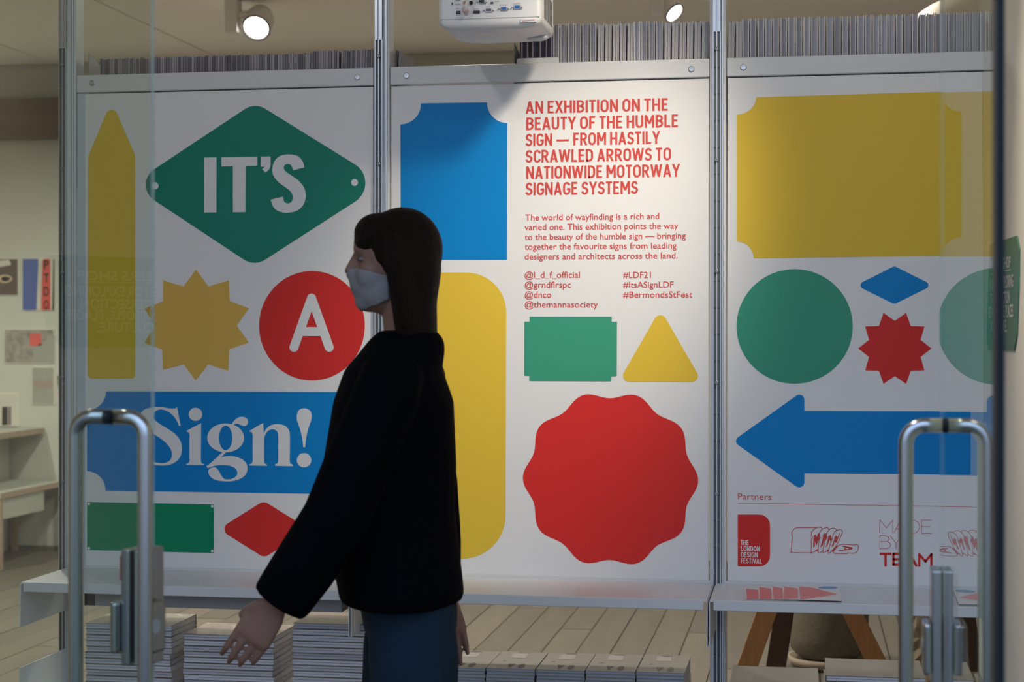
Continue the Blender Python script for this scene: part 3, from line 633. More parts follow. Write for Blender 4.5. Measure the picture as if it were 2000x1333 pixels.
# row 1: thin magazines over the left panel
x = X0(197, .05); xe = X0(728, .05); i = 0; mm = {}
zt0 = PY(465, 109, .05).z
while x < xe-.004:
    w_ = random.choice([.0058, .0068, .0078, .0085]); k = random.randrange(4); hh = random.choice([0, 0, 0, .002, -.002]); key = (w_, k, hh)
    if x > xe-.17: hh += .006
    key = (w_, k, hh)
    if key not in mm:
        me = MB().box((0, 0, 0), (w_-.0012, .15, zt0-TZ+hh)).box((-.0003, .006, 0), (w_-.001, .15, zt0-TZ+hh-.002)).mesh('magazine'); me.materials.append(GM[k]); mm[key] = me
    o = bpy.data.objects.new('magazine', mm[key]); COL.objects.link(o); o.location = (x, .045, TZ)
    if x > xe-.10: o.rotation_euler = (0, .03, 0)
    i += 1
    tag(o, 'thin grey magazine, %s from the left in the row above the left panel' % ordinal(i), 'magazine', 'thin grey magazines above the left panel'); x += w_
x = X0(767, .05)
for k in range(2):
    o = bpy.data.objects.new('magazine', list(mm.values())[k]); COL.objects.link(o); o.location = (x+.009*k, .045, TZ); o.rotation_euler = (0, .05, 0)
    tag(o, ['first', 'second'][k]+' thin grey magazine just right of the middle-left post, above the blue rectangle', 'magazine', 'thin grey magazines above the left panel')

def bookend(px, label, h, flip=1):
    a = PY(px, 120, .05).x
    e = empty('bookend', (a, .05, TZ), label, 'bookend')
    m_ = mat('bookend_steel', (.30, .29, .28), .45)
    MB().add([(a, .04, TZ), (a, .2, TZ), (a, .2, TZ+h-.02), (a, .12, TZ+h-.02), (a, .045, TZ+h), (a+.002, .04, TZ), (a+.002, .2, TZ), (a+.002, .2, TZ+h-.02), (a+.002, .12, TZ+h-.02), (a+.002, .045, TZ+h)],
             [(0, 1, 2, 3, 4), (9, 8, 7, 6, 5), (0, 5, 6, 1), (1, 6, 7, 2), (2, 7, 8, 3), (3, 8, 9, 4), (4, 9, 5, 0)]).build('upright', m_, e)
    MB().box((a, .05, TZ-.0015), (a+.05, .2, TZ-.0001)).build('foot', m_, e); return e
bookend(174, 'grey steel bookend at the left end of the thin magazines', PY(174, 105, .05).z-TZ)
be = bookend(1004, 'slanted grey steel bookend left of the dark booklets', PY(1004, 82, .05).z-TZ)
z1 = PY(1045, 110, -.0).z
sg = flat([[(a, b) for a, b in rpoly([(X0(1006), PANEL_Z1-.05), (X0(1006), z1), (X0(1089), z1), (X0(1089), PANEL_Z1-.05)], [0, .006, .006, 0])]], .03, 'label_plate', M['trim'], be, px=False)
sg.modifiers.new('s', 'SOLIDIFY').thickness = .002

# row 2: dark booklets
x = X0(1016, .06); xe = X0(1079, .06); i = 0; zt = PY(1050, 60, .06).z
DK = [mat('booklet_navy', (.012, .012, .035), .4), mat('booklet_black', (.01, .01, .014), .4), mat('booklet_lilac', (.28, .25, .33), .4), mat('booklet_deep', (.025, .02, .06), .4)]
pat = [0, 2, 0, 1, 3, 2, 1, 0, 2, 3, 0, 0, 1, 2, 0, 3, 1, 2, 0]
while x < xe-.003:
    w_ = random.choice([.0035, .0045, .006]); k = pat[i % len(pat)]
    o = MB().box((0, 0, 0), (w_-.0006, .15, zt-TZ+random.choice([0, .002, -.003]))).build('booklet', DK[k]); o.location = (x, .055, TZ)
    i += 1; tag(o, '%s booklet, %s from the bookend, under the projector' % ('lilac' if k == 2 else 'dark navy', ordinal(i)), 'booklet', 'dark booklets beside the slanted bookend'); x += w_

# thick wrapped books (upright): cover + page block
def upright_book(w_, h, wrapped):
    c = MB().box((0, 0, 0), (.0024, .2, h)).box((w_-.0024, 0, 0), (w_, .2, h)).box((0, .198, 0), (w_, .2, h))
    co = c.build('book', GWL if wrapped else mat('plain_cover', (.52, .51, .56), .5))
    MB().box((.0024, .004, .001), (w_-.0024, .197, h-.003)).build('page_block', GWP if wrapped else mat('plain_pages', (.60, .57, .54), .6, var=.3, vscale=3, stretch=(120, 1, .4)), co)
    if wrapped:
        MB().box((w_*.36, .0015, .001), (w_*.42, .01, h-.002)).build('wrap_seam', mat('seam_grey', (.20, .20, .24), .4), co)
    else:
        MB().box((w_*.45, .001, .001), (w_*.53, .01, h-.003)).build('cover_between', mat('seam_blue', (.22, .24, .32), .5), co)
    co.hide_render = False; return co
wb = upright_book(.0180, 1, True)
def row(px0, px1, py_at, plain, label, group):
    x = X0(px0, .05); xe = X0(px1, .05); i = 0; n = round((xe-x)/.0201); st = (xe-x)/n; zt = PY((px0+px1)/2, py_at, .05).z
    protos = {}
    for i in range(n):
        pl = plain(i); hh = zt-TZ+(0 if pl else .003); key = (pl, i % 3)
        if key not in protos:
            o = upright_book(st-.0042+.0006*(i % 3), hh, not pl); protos[key] = o
        else: o = dup(protos[key], (0, 0, 0))
        o.location = (x+i*st, .045+random.uniform(-.002, .002), TZ)
        if pl: o.rotation_euler = (0, .012, 0)
        tag(o, '%s book %s' % ('unwrapped' if pl else 'shrink-wrapped', label % ordinal(i+1)), 'book', group)
for c in list(wb.children): bpy.data.objects.remove(c)
bpy.data.objects.remove(wb)
row(1081, 1384, 45, lambda i: not (i < 6 or 10 < i < 15), 'standing %s from the left above the middle panel', 'upright books above the middle panel')
row(1421, 1919, 33, lambda i: i < 2, 'standing %s from the left above the right panel', 'upright books above the right panel')

# stacks of wrapped books, left bay
def lying_book(w_, d_, t_, wrapped=True, top=None):
    co = MB().box((0, 0, 0), (w_, d_, t_*.08)).box((0, 0, t_*.92), (w_, d_, t_)).box((0, d_-.002, 0), (w_, d_, t_)).build('book', top or GC)
    MB().box((.002, .0015, t_*.08), (w_-.0015, d_-.002, t_*.92)).build('page_block', GW, co)
    MB().box((.001, .0007, t_*.48), (w_-.001, .01, t_*.53)).build('wrap_seam', GD, co)
    return co
GTOP = glitter('wrapped_brown_top', (.20, .115, .075)); GTOP2 = glitter('wrapped_pale_top', (.24, .205, .15)); GTOP3 = glitter('wrapped_dark_top', (.065, .053, .036), .3)
def stack(px0, px1, pytop, y, d_, t_, label, group, topm, jit=.003, side=GC):
    A = PY(px0, pytop, y); B = PY(px1, pytop, y); w_ = B.x-A.x; n = max(1, round((A.z-LZ)/t_)); t2 = (A.z-LZ)/n
    proto = lying_book(w_, d_, t2-.0006, True, side)
    tp = lying_book(w_, d_, t2-.0006, True, topm)
    for i in range(n):
        loc = (A.x+random.uniform(-jit, jit), y+random.uniform(-jit, jit), A.z-(i+1)*t2+.0002)
        if i == 0: o = tp; o.location = loc
        elif i == 1: o = proto; o.location = loc
        else: o = dup(proto, loc)
        tag(o, 'shrink-wrapped book, %s %s' % ('topmost' if i == 0 else ordinal(i+1)+' from the top', label), 'book', group)
stack(166, 334, 1217, -.215, .19, .0155, 'of the far left stack under the left shelf', 'wrapped books in the far left stack', GTOP2)
stack(358, 535, 1239, -.215, .19, .0155, 'of the lower middle stack under the left shelf', 'wrapped books in the second stack', GTOP)
stack(571, 738, 1217, -.215, .19, .0155, 'of the stack next to the person', 'wrapped books in the third stack', GTOP)
stack(1424, 1597, 1335, -.25, .235, .0145, 'of the stack beside the right post', 'wrapped books in the stack by the right post', GTOP3)
stack(1611, 1806, 1320, -.25, .235, .0145, 'of the taller stack under the right shelf', 'wrapped books in the taller right stack', GTOP3)
# a fifth, mostly hidden stack
A = PY(1884, 1345, -.23)
n = 6; t2 = (A.z-LZ)/n; wd = XR-.012-A.x
pb = lying_book(wd, .22, t2-.0006, True, GTOP3)
for i in range(n):
    o = pb if i == 0 else dup(pb, (0, 0, 0)); o.location = (A.x, -.23, A.z-(i+1)*t2)
    tag(o, 'shrink-wrapped book, %s of the narrow stack against the right wall' % ('topmost' if i == 0 else ordinal(i+1)+' from the top'), 'book', 'wrapped books in the stack against the right wall')

# booklet stacks in the middle bay
cov = mat('booklet_cover', (.26, .24, .205), .35); pg = mat('booklet_edges', (.30, .34, .42), .4, var=.2, vscale=20)
pdk = mat('booklet_print', (.05, .045, .035), .5); plt = mat('booklet_print_pale', (.32, .29, .28), .5)
names = ['leftmost', 'second', 'third', 'fourth', 'rightmost']
for s, (a, b) in enumerate(((850, 947.5), (949.5, 1044), (1047, 1141.5), (1143.5, 1240), (1243, 1337))):
    yf = -.245; A = PY(a, 1303+s*2.4, yf); B = PY(b, 1303+s*2.4, yf); w_ = B.x-A.x; n = 17; t2 = (A.z-LZ)/n
    def bk():
        co = MB().box((0, 0, t2*.8), (w_, .235, t2-.0003)).box((0, 0, 0), (w_, .235, t2*.15)).build('booklet', cov)
        MB().box((.0008, .0008, t2*.15), (w_-.0008, .234, t2*.8)).build('page_block', pg, co); return co
    proto = bk(); top = bk(); q = top
    def sh(pts, m_): 
        mb2 = MB().add([(u*w_, v*.235, t2+.0002) for u, v in pts], [tuple(range(len(pts)))]); mb2.build('cover_print', m_, q)
    sh([(.3, .62), (.62, .62), (.62, .9), (.3, .9)], plt); sh([(.45, .03), (.53, .28), (.37, .28)], pdk); sh(ellipse(.68, .17, .07, .13, 14), pdk); sh([(.2, .42), (.27, .42), (.27, .46), (.2, .46)], pdk); sh([(.38, .92), (.62, .92), (.62, .96), (.38, .96)], pdk)
    for i in range(n):
        loc = (A.x+(random.uniform(-.0015, .0015) if i else 0), yf+random.uniform(-.002, .002), A.z-(i+1)*t2)
        if i == 0: o = top; o.location = loc
        elif i == 1: o = proto; o.location = loc
        else: o = dup(proto, loc)
        tag(o, 'thin pale booklet, %s of the %s booklet stack under the middle shelf' % ('topmost' if i == 0 else ordinal(i+1)+' from the top', names[s]), 'booklet', 'booklets in the %s stack' % names[s])

# ---- cards on the right shelf
cardw = mat('card_white', (.78, .76, .76), .45); cardr = mat('card_red', (.80, .20, .19), .45); cardb = mat('card_blue', (.12, .30, .55), .45)
def sp(px, py, z=0): 
    d = ray(px, py); t = (SHELF_Z+.0012+z-CAM.z)/d.z; return CAM+d*t
quads = [((1453, 1150), (1479, 1151), (1481, 1171.5), (1457, 1171.5)), ((1480, 1147), (1504, 1147), (1509, 1171.5), (1483, 1171.5)), ((1505, 1146.5), (1527, 1146.5), (1531, 1171.5), (1510, 1171.5)), ((1528, 1146), (1557, 1146), (1562, 1172), (1530, 1171)), ((1557, 1145.5), (1639, 1145.5), (1645, 1174.5), (1561, 1172))]
wn = ['leftmost', 'second', 'third', 'fourth', 'rightmost, fully visible']
for i, q in enumerate(quads):
    z = .0008*i; P = [sp(a, b, z) for a, b in q]
    if i < 4: P[1] = P[1]+Vector((.03, 0, 0)); P[2] = P[2]+Vector((.03, 0, 0))
    top = [p+Vector((0, 0, .0007)) for p in P]
    co = MB().add(P+top, [(0, 1, 2, 3), (4, 5, 6, 7), (0, 1, 5, 4), (1, 2, 6, 5), (2, 3, 7, 6), (3, 0, 4, 7)]).build('card', cardw)
    tag(co, 'white card with a red wedge, %s in the fan on the right shelf' % wn[i], 'card', 'fan of cards on the right shelf')
    rr = [[(1457, 1150.5), (1482, 1153), (1482, 1171), (1459, 1171)], [(1483, 1147), (1508, 1151), (1507, 1171), (1484, 1171)], [(1509, 1146), (1531, 1150), (1529, 1171), (1511, 1171)], [(1531, 1145.5), (1559, 1150), (1559, 1170), (1530, 1171)], [(1561, 1145.5), (1585, 1148), (1637, 1161.5), (1600, 1167), (1563, 1172)]][i]
    z2 = z+.0009
    pp = [sp(a, max(b, 1146.2), z2) for a, b in rr]; MB().add(pp, [tuple(range(len(pp)))]).build('red_wedge', cardr, co)
    if i == 4: pp = [sp(a, b, z2) for a, b in ellipse(1617, 1148.8, 19, 2.8, 20)]; MB().add(pp, [tuple(range(20))]).build('blue_ellipse', cardb, co)

# ================================================================== things behind, seen under the shelves
om = mat('orange_wood', (.36, .165, .055), .55, bump=.15, bscale=30, var=.3, vscale=14, stretch=(6, 6, .8)); dkw = mat('dark_wood', (.075, .035, .015), .55, var=.3, vscale=10)
te = empty('trestle_table', PD(1620, 1500, 5.6), 'trestle table with splayed orange wooden legs behind the right shelf', 'table')
def leg(a, b, wx, wy, m_):
    a, b = Vector(a), Vector(b)
    vs = [p+Vector((sx_*wx/2, sy_*wy/2, 0)) for p in (b, a) for sx_, sy_ in ((-1, -1), (1, -1), (1, 1), (-1, 1))]
    return MB().add(vs, [(3, 2, 1, 0), (4, 5, 6, 7), (0, 1, 5, 4), (1, 2, 6, 5), (2, 3, 7, 6), (3, 0, 4, 7)]).build('leg', m_, te, bevel=.003)
def floorpt(px, dep): return PD(px, Y0+CZ*F/dep, dep)
zt = .72
def top_at(px, dep): p = PD(px, Y0+(CZ-zt)*F/dep, dep); return p
leg(top_at(1534, 5.3), floorpt(1373, 5.3), .064, .03, om)
leg(top_at(1612, 5.3), floorpt(1838, 5.3), .064, .03, om)
leg(top_at(1556, 6.1), floorpt(1496, 6.1), .07, .06, dkw)
leg(top_at(1866, 6.1), floorpt(1926, 6.1), .045, .05, dkw)
ta, tb_ = top_at(1480, 5.2), top_at(1905, 6.2)
MB().box((min(ta.x, tb_.x)-.05, 1.0 if False else ta.y-.1, zt), (tb_.x+.2, tb_.y+.1, zt+.03)).build('tabletop', om, te, bevel=.004)
pc = floorpt(1617, 7.3); pt = empty('planter', (pc.x, pc.y, 0), 'large round grey planter standing on a pale saucer behind the trestle', 'planter')
T = Matrix.Translation((pc.x, pc.y, 0))
pm_ = mat('grey_concrete', (.15, .13, .098), .85, bump=.2, bscale=60, var=.15, vscale=20)
MB().lathe([(.08, .035), (.125, .045), (.155, .075), (.168, .13), (.172, .25), (.170, .5), (.160, .5), (.158, .46)], 48, T).build('pot', pm_, pt, smooth=True)
MB().lathe([(.11, 0), (.145, .004), (.162, .02), (.168, .045), (.160, .045), (.15, .03)], 48, T).build('saucer', mat('saucer_beige', (.36, .29, .22), .7), pt, smooth=True)
MB().lathe([(.157, .455), (.10, .462), (.001, .468)], 32, T).build('soil', mat('soil', (.03, .022, .015), .95, bump=.8, bscale=80), pt)
bc = floorpt(1806, 7.0); bgm = mat('kraft_paper', (.30, .25, .18), .8, bump=.4, bscale=12)
bm = bmesh.new(); bmesh.ops.create_grid(bm, x_segments=1, y_segments=1, size=.01); bm.free()
bb = MB()
for lv in range(9):
    zz = lv*.045
    for j in range(16):
        q = 2*math.pi*j/16; rx, ry = .095-.004*lv, .06-.003*lv; k2 = 1+.10*math.sin(3*q+lv*1.3)+.07*math.sin(7*q-lv*2.1)
        c_, s_ = math.cos(q), math.sin(q); n_ = (abs(c_)**4+abs(s_)**4)**-.25
        bb.v.append((bc.x+rx*c_*n_*k2+.008*math.sin(lv*2), bc.y+ry*s_*n_*k2, zz))
for lv in range(8):
    for j in range(16): a = lv*16+j; b = lv*16+(j+1) % 16; bb.f.append((a, b, b+16, a+16))
bb.f.append(tuple(reversed(range(16)))); bb.f.append(tuple(128+j for j in range(16)))
tag(bb.build('paper_bag', bgm), 'crumpled brown paper bag on the floor right of the planter', 'bag')

# ================================================================== projector
pw = mat('projector_white', (.74, .76, .80), .42); yP = -.34
zb = PY(960, 47, yP).z; xa, xb = X0(856, yP), X0(1057, yP); xc = (xa+xb)/2
pj = empty('projector', (xc, yP+.12, zb), 'white projector hanging upside down above the middle panel, cable ports facing out', 'projector')
body = MB(); prof = []
def rr_ring(z, ins, r):   # rounded rectangle ring
    x0_, x1_, y0_, y1_ = xa+ins, xb-ins, yP+ins*.4, yP+.25-ins; pts = []
    for cx_, cy_, a0, rad in ((x1_-r, y1_-r, 0, r), (x0_+r, y1_-r, 90, r), (x0_+.012, y0_+.012, 180, .012), (x1_-.012, y0_+.012, 270, .012)):
        for j in range(7): t = math.radians(a0+15*j); pts.append((cx_+rad*math.cos(t), cy_+rad*math.sin(t), z))
    return pts
rg = [rr_ring(zb-.012, .05, .05), rr_ring(zb-.010, .03, .05), rr_ring(zb-.005, .012, .05), rr_ring(zb+.003, .002, .045), rr_ring(zb+.011, 0, .045), rr_ring(zb+.10, 0, .045), rr_ring(zb+.108, .01, .045)]
n_ = 28; vs = [p for r in rg for p in r]; fs = [(i*n_+j, i*n_+(j+1) % n_, (i+1)*n_+(j+1) % n_, (i+1)*n_+j) for i in range(len(rg)-1) for j in range(n_)]+[tuple(reversed(range(n_))), tuple((len(rg)-1)*n_+j for j in range(n_))]
body.add(vs, fs).build('housing', pw, pj, smooth=True)
yR = yP-.0015
def port(px, py): return PY(px, py, yR)
c8 = lambda a, b: (a/7.69+840, b/7.69)
def pbox(cx_, cy_, w_, h_, m_, nm, dy=.002):
    p = port(*c8(cx_, cy_)); w_ /= 7.69*F/4.3; h_ /= 7.69*F/4.3
    return MB().box((p.x-w_/2, yR-dy, p.z-h_/2), (p.x+w_/2, yR+.003, p.z+h_/2)).build(nm, m_, pj, bevel=.0006)
pk = mat('port_black', (.01, .01, .01), .4); pbl = mat('port_blue', (.02, .12, .45), .4); psil = mat('port_silver', (.6, .6, .58), .3, .8)
pbox(415, 190, 85, 75, psil, 'network_port', .001); pbox(420, 190, 66, 58, pk, 'network_socket', .0016); pbox(390, 172, 14, 12, mat('led_yellow', (.7, .7, .05), .4), 'led', .002)
pbox(698, 180, 100, 40, pk, 'hdmi_port'); pbox(930, 42, 42, 22, pk, 'usb_port'); pbox(333, 55, 14, 38, pk, 'lock_slot')
for cx_, cy_, m_ in ((880, 152, mat('port_grey', (.14, .14, .14), .5)), (1108, 128, pbl), (1310, 106, pbl), (778, 22, pk)):
    pbox(cx_, cy_, 100, 62, psil, 'connector_shell', .002); pbox(cx_, cy_, 80, 42, m_, 'connector_socket', .003)
    for dx in (-72, 72):
        p = port(*c8(cx_+dx, cy_+2)); MB().lathe([(.0022, 0), (.0022, .004), (.0012, .0045)], 10, Matrix.Translation((p.x, yR, p.z)) @ Matrix.Rotation(math.radians(90), 4, 'X')).build('jack_screw', psil, pj)
p = port(*c8(618, 42)); MB().lathe([(.0048, 0), (.0048, .003), (.003, .0035)], 16, Matrix.Translation((p.x, yR, p.z)) @ Matrix.Rotation(math.radians(90), 4, 'X')).build('audio_jack', pk, pj)
p = port(*c8(518, 42)); MB().lathe([(.0034, 0), (.0034, .004), (.0015, .0045)], 16, Matrix.Translation((p.x, yR, p.z)) @ Matrix.Rotation(math.radians(90), 4, 'X')).build('video_jack', mat('jack_orange', (.7, .3, .03), .4), pj)
a = port(*c8(545, 180)); b = port(*c8(600, 60)); MB().tube([(a.x, yR-.002, a.z), (a.x, yR-.018, a.z+.002), (a.x+.004, yR-.022, a.z+.012), (b.x, yR-.02, b.z+.01), (b.x+.01, yR-.01, b.z+.05)], [.0072, .0072, .005, .004, .004], 14).build('cable', mat('cable_white', (.74, .72, .72), .4), pj, smooth=True)
MB().tube([(a.x, yR-.0175, a.z+.0018), (a.x, yR-.0195, a.z+.0022)], [.0076, .0076], 16).build('cable_ring', mat('ring_red', (.6, .12, .1), .4), pj)
lt = [((390, 128), (445, 132), 8), ((655, 136), (740, 133), 8), ((840, 105), (915, 100), 8), ((1045, 80), (1165, 72), 8), ((1250, 58), (1365, 50), 8), ((378, 75), (458, 70), 14), ((382, 14), (455, 12), 16), ((975, 22), (1045, 20), 8)]
mbt = MB()
for (x0_, y0_), (x1_, y1_), h_ in lt:
    k = 5
    for j in range(k):
        u0, u1 = j/k, (j+.7)/k; xa_, xb_ = x0_+(x1_-x0_)*u0, x0_+(x1_-x0_)*u1; ym = y0_+(y1_-y0_)*u0
        mbt.add([port(*c8(xa_, ym)), port(*c8(xb_, ym)), port(*c8(xb_, ym-h_)), port(*c8(xa_, ym-h_))], [(0, 1, 2, 3)])
tm = mbt.build('port_marking', mat('marking_grey', (.25, .25, .27), .5), pj); tm.location = (0, -.0006, 0)
for zz in (PY(960, 36, yP).z,): MB().box((xa+.004, yP-.0008, zz), (xb-.004, yP, zz+.0012)).build('seam', mat('seam_line', (.32, .34, .37), .5), pj)
pbz = PY(960, 60, yP+.08)
MB().box((xb-.052, yP-.003, zb+.0015), (xb-.012, yP+.002, zb+.0095)).build('lamp_door_label', mat('label_pale', (.66, .66, .70), .4), pj, bevel=.001)
MB().box((xb-.046, yP-.0036, zb+.004), (xb-.041, yP-.002, zb+.0055)).box((xb-.022, yP-.0036, zb+.0055), (xb-.017, yP-.002, zb+.007)).build('label_mark', mat('label_red', (.65, .08, .08), .5), pj)
MB().box((xb-.040, yP-.0036, zb+.0046), (xb-.024, yP-.002, zb+.0058)).build('label_mark', mat('marking_grey', (.25, .25, .27), .5), pj)
MB().box((xa+.09, yP+.05, zb-.0128), (xa+.145, yP+.09, zb-.0118)).build('rating_sticker', mat('sticker', (.80, .77, .72), .5), pj)
MB().lathe([(.020, -.012), (.026, -.010), (.028, -.005), (.026, .0)], 28, Matrix.Translation((xb-.035, yP+.16, zb-.004))).build('foot', mat('foot_grey', (.55, .60, .68), .4), pj, smooth=True)
for j in range(9): MB().box((xb-.001, yP+.05+j*.016, zb+.02), (xb+.0008, yP+.056+j*.016, zb+.085)).build('vent_slot', pk, pj)
MB().tube([(xc, yP+.12, zb+.1), (xc, yP+.12, ZC)], .022, 20).build('ceiling_mount', M['trim'], pj, smooth=True)

# ================================================================== doors
def door(hinge, free, ph, ztop, nm, label, hlabel):
    h = Vector((*hinge, 0)); f = Vector((*free, 0)); L = (f-h).length; d = (f-h)/L; n = Vector((-d.y, d.x, 0))
    e = empty(nm, h, label, 'door'); e['kind'] = 'structure'; del e['category']
    T = Matrix(((d.x, n.x, 0, h.x), (d.y, n.y, 0, h.y), (0, 0, 1, 0), (0, 0, 0, 1)))
    t = .004
    me = MB().box((0, -t, .012), (L, t, 2.5), T).mesh('glass_pane'); me.materials.append(M['glass']); me.materials.append(edge_mat())
    for p in me.polygons:
        if abs(p.normal.dot(d)) > .9 or abs(p.normal.z) > .9: p.material_index = 1
    link('glass_pane', me, None, e)
    # back-to-back pull handle
    u = L-.122; st = .0655; r = .0118; R = .030; zb_ = ztop-.62
    he = MB()
    pts = []
    for s in (1, -1):
        path = [(u, s*.006, ztop-r)]
        for j in range(9): q = math.radians(90*j/8); path.append((u, s*(st-R+R*math.sin(q)), ztop-r-R+R*math.cos(q)))
        for j in range(9): q = math.radians(90*j/8); path.append((u, s*(st-R+R*math.cos(q)), zb_+R-R*math.sin(q)))
        path.append((u, s*.006, zb_))
        o = MB().tube([T @ Vector(p) for p in path], r, 24).build('pull_handle', M['steel'], e, smooth=True); o['label'] = hlabel
    for zz in (ztop-r, zb_): MB().tube([T @ Vector((u, -.0075, zz)), T @ Vector((u, .0075, zz))], r*1.03, 24).build('gasket', M['black'], e)
    # lock case clamped on the free edge
    lz1 = PD(ph[0], ph[1], (f-CAM).dot(F_)).z; lz0 = lz1-.19
    lc = MB()
    for s in (1, -1): lc.box((L-.062, s*t if s > 0 else -t-.017, lz0), (L+.002, t+.017 if s > 0 else -t, lz1), T)
    lk = lc.build('lock_case', M['steel'], e, bevel=.003)
    cy = MB()
    for s in (1, -1):
        cy.box((L-.075, t+.017 if s > 0 else -t-.031, lz0+.02), (L-.012, t+.031 if s > 0 else -t-.017, lz0+.105), T)
    cp = cy.build('cylinder_cover', M['steel'], lk, bevel=.006, seg=3)
    for s in (1, -1):
        c0 = T @ Vector((L-.045, s*(t+.031), lz0+.065)); c1 = T @ Vector((L-.045, s*(t+.0325), lz0+.065))
        MB().tube([c0, c1], .012, 20).build('keyhole', M['grey'], lk)
    return e, T, L
def camxy(X, Y): p = CAM+R_*X+F_*Y; return (p.x, p.y)
eL, TL, LL = door(camxy(-.914, 2.04), camxy(-.597, 2.85), (275, 1066), CZ-(797-650)*2.8/F, 'door_1', 'left glass shop door standing open, clear with long steel pull handles', 'long D-shaped brushed steel pull handle')
eR, TR, LR = door(camxy(.566, 2.001), camxy(.7177, 2.861), (1846, 1106), CZ-(816-650)*2.76/F, 'door_2', 'right glass shop door standing open, mirroring the right panel', 'long D-shaped brushed steel pull handle')
MB().box((LL-.06, .0226, CZ-.405), (LL-.008, .0235, CZ-.365), TL).build('red_sticker', mat('sticker_red', (.5, .03, .05), .4), eL)
# black hinge jambs
hx, hy = camxy(.566, 2.001)
dR = Vector((TR[0][0], TR[1][0], 0)); 
def jamb(T, nm, label):
    o = MB().box((-.050, -.0035, 0), (-.002, .0060, 2.75), T).build(nm, M['black'], bevel=.001); o['kind'] = 'structure'; o['label'] = label; return o
jamb(TR, 'trim_4', 'black door jamb at the right door'); jamb(TL, 'trim_5', 'black door jamb at the left door')

# ---- poster on the right wall
xw = XR-.003
po = empty('wall_sign', PX(1958, 685, XR), 'green many-cornered sign with white capitals on the right wall', 'sign')
wmap = lambda y, z: (XR-.0035, y, z)
def wl(pts): return [(PX(a, b, XR-.0035).y, PX(a, b, XR-.0035).z) for a, b in pts]
out = wl([(1933, 479), (1985, 460.5), (1990, 487), (1989, 560), (1985.5, 654), (1980, 685), (1930, 684), (1927.5, 662), (1930, 560)])
sgm = mat('sign_green', (.075, .21, .13), .5)
mbp = MB(); k = len(out); mbp.add([(XR-.0035, y, z) for y, z in out]+[(XR, y, z) for y, z in out], [tuple(range(k)), tuple(reversed(range(k, 2*k)))]+[(i, (i+1) % k, k+(i+1) % k, k+i) for i in range(k)])
mbp.build('sign_board', sgm, po)
ink = mat('sign_ink', (.78, .80, .74), .5)
def wtext(s, pa, pb, cap):
    A = PX(*pa, XR-.004); B = PX(*pb, XR-.004); H = cap
    vs, fs = text_mesh(s, .02); lo = min(v.x for v in vs); hi = max(v.x for v in vs)
    MB().add([(XR-.0045, A.y+(B.y-A.y)*(v.x-lo)/(hi-lo), A.z+(B.z-A.z)*(v.x-lo)/(hi-lo)+v.y/.682*H) for v in vs], fs).build('lettering', ink, po)
wtext('PIONEERS SHOP', (1934.5, 530), (1974.5, 522.5), .025)
MB().add([PX(a, b, XR-.0045) for a, b in ((1934.5, 535), (1974.5, 526), (1974.5, 527.5), (1934.5, 536.7))], [(0, 1, 2, 3)]).build('rule_line', ink, po)
wtext('A SPACE FOR EXPLORING', (1933.5, 567.5), (1979, 560), .027); wtext('THE INTERSECTION', (1935, 596), (1973, 592), .027)
wtext('BETWEEN PEOPLE, PLACES', (1931.5, 621.5), (1979, 619), .027); wtext('AND CULTURE.', (1935, 648.5), (1967, 648.5), .027)

# ================================================================== the person
DP = 3.55; U = DP/F
root = empty('person', (0, 0, 0), 'person with long dark hair in a black jacket and blue jeans walking left', 'person')
c = PD(790, 650, DP); root.matrix_world = Matrix(); root.location = (c.x, c.y, 0); root.rotation_euler = (0, 0, PSI)
def q(px, py, y=0): return ((px-790)*U, y, CZ+(650-py)*U)
skin = mat('skin', (.24, .13, .095), .55, spec=.3); jk = mat('black_cloth', (.0018, .0018, .0032), .95, bump=.15, bscale=60, spec=.05); jn = mat('denim', (.008, .020, .038), .9, bump=.1, bscale=200, spec=.2)
hm = mat('dark_hair', (.009, .0042, .0026), .6, bump=.8, bscale=110, stretch=(3, 3, .25), spec=.12)
def hand(b, wr, tip, side, thumb):
    wr, tip = Vector(wr), Vector(tip); d = (tip-wr).normalized(); L = (tip-wr).length; up = Vector((0, 1, 0)); s = d.cross(up).normalized()
    palm = wr+d*.05
    b.tube([wr-d*.03, wr, wr+d*.03, wr+d*.085, wr+d*.095], [(.019, .024), (.018, .024), (.016, .036), (.014, .041), (.009, .036)], 14)
    for k, (o_, l_, bend) in enumerate(((-.031, .084, .30), (-.0105, .096, .36), (.0105, .090, .42), (.030, .072, .5))):
        base = wr+d*.08+s*o_; c1 = d*math.cos(bend)+up*thumb*math.sin(bend)*.6-Z_*0; c2 = d*math.cos(bend*2.1)+up*thumb*math.sin(bend*2.1)
        p1 = base+d*l_*.30; p2 = p1+c1*l_*.38; p3 = p2+c2*l_*.32
        b.tube([base-d*.02, base, p1, p2, p3], [.009, .0088, .0080, .0074, .0060], 8)
    tb = wr+d*.026-s*.026; b.tube([wr+d*.006-s*.008, tb, tb+d*.024-s*.014+up*thumb*.010, tb+d*.044-s*.018+up*thumb*.020], [.012, .012, .0095, .0075], 8)
bd_ = MB()
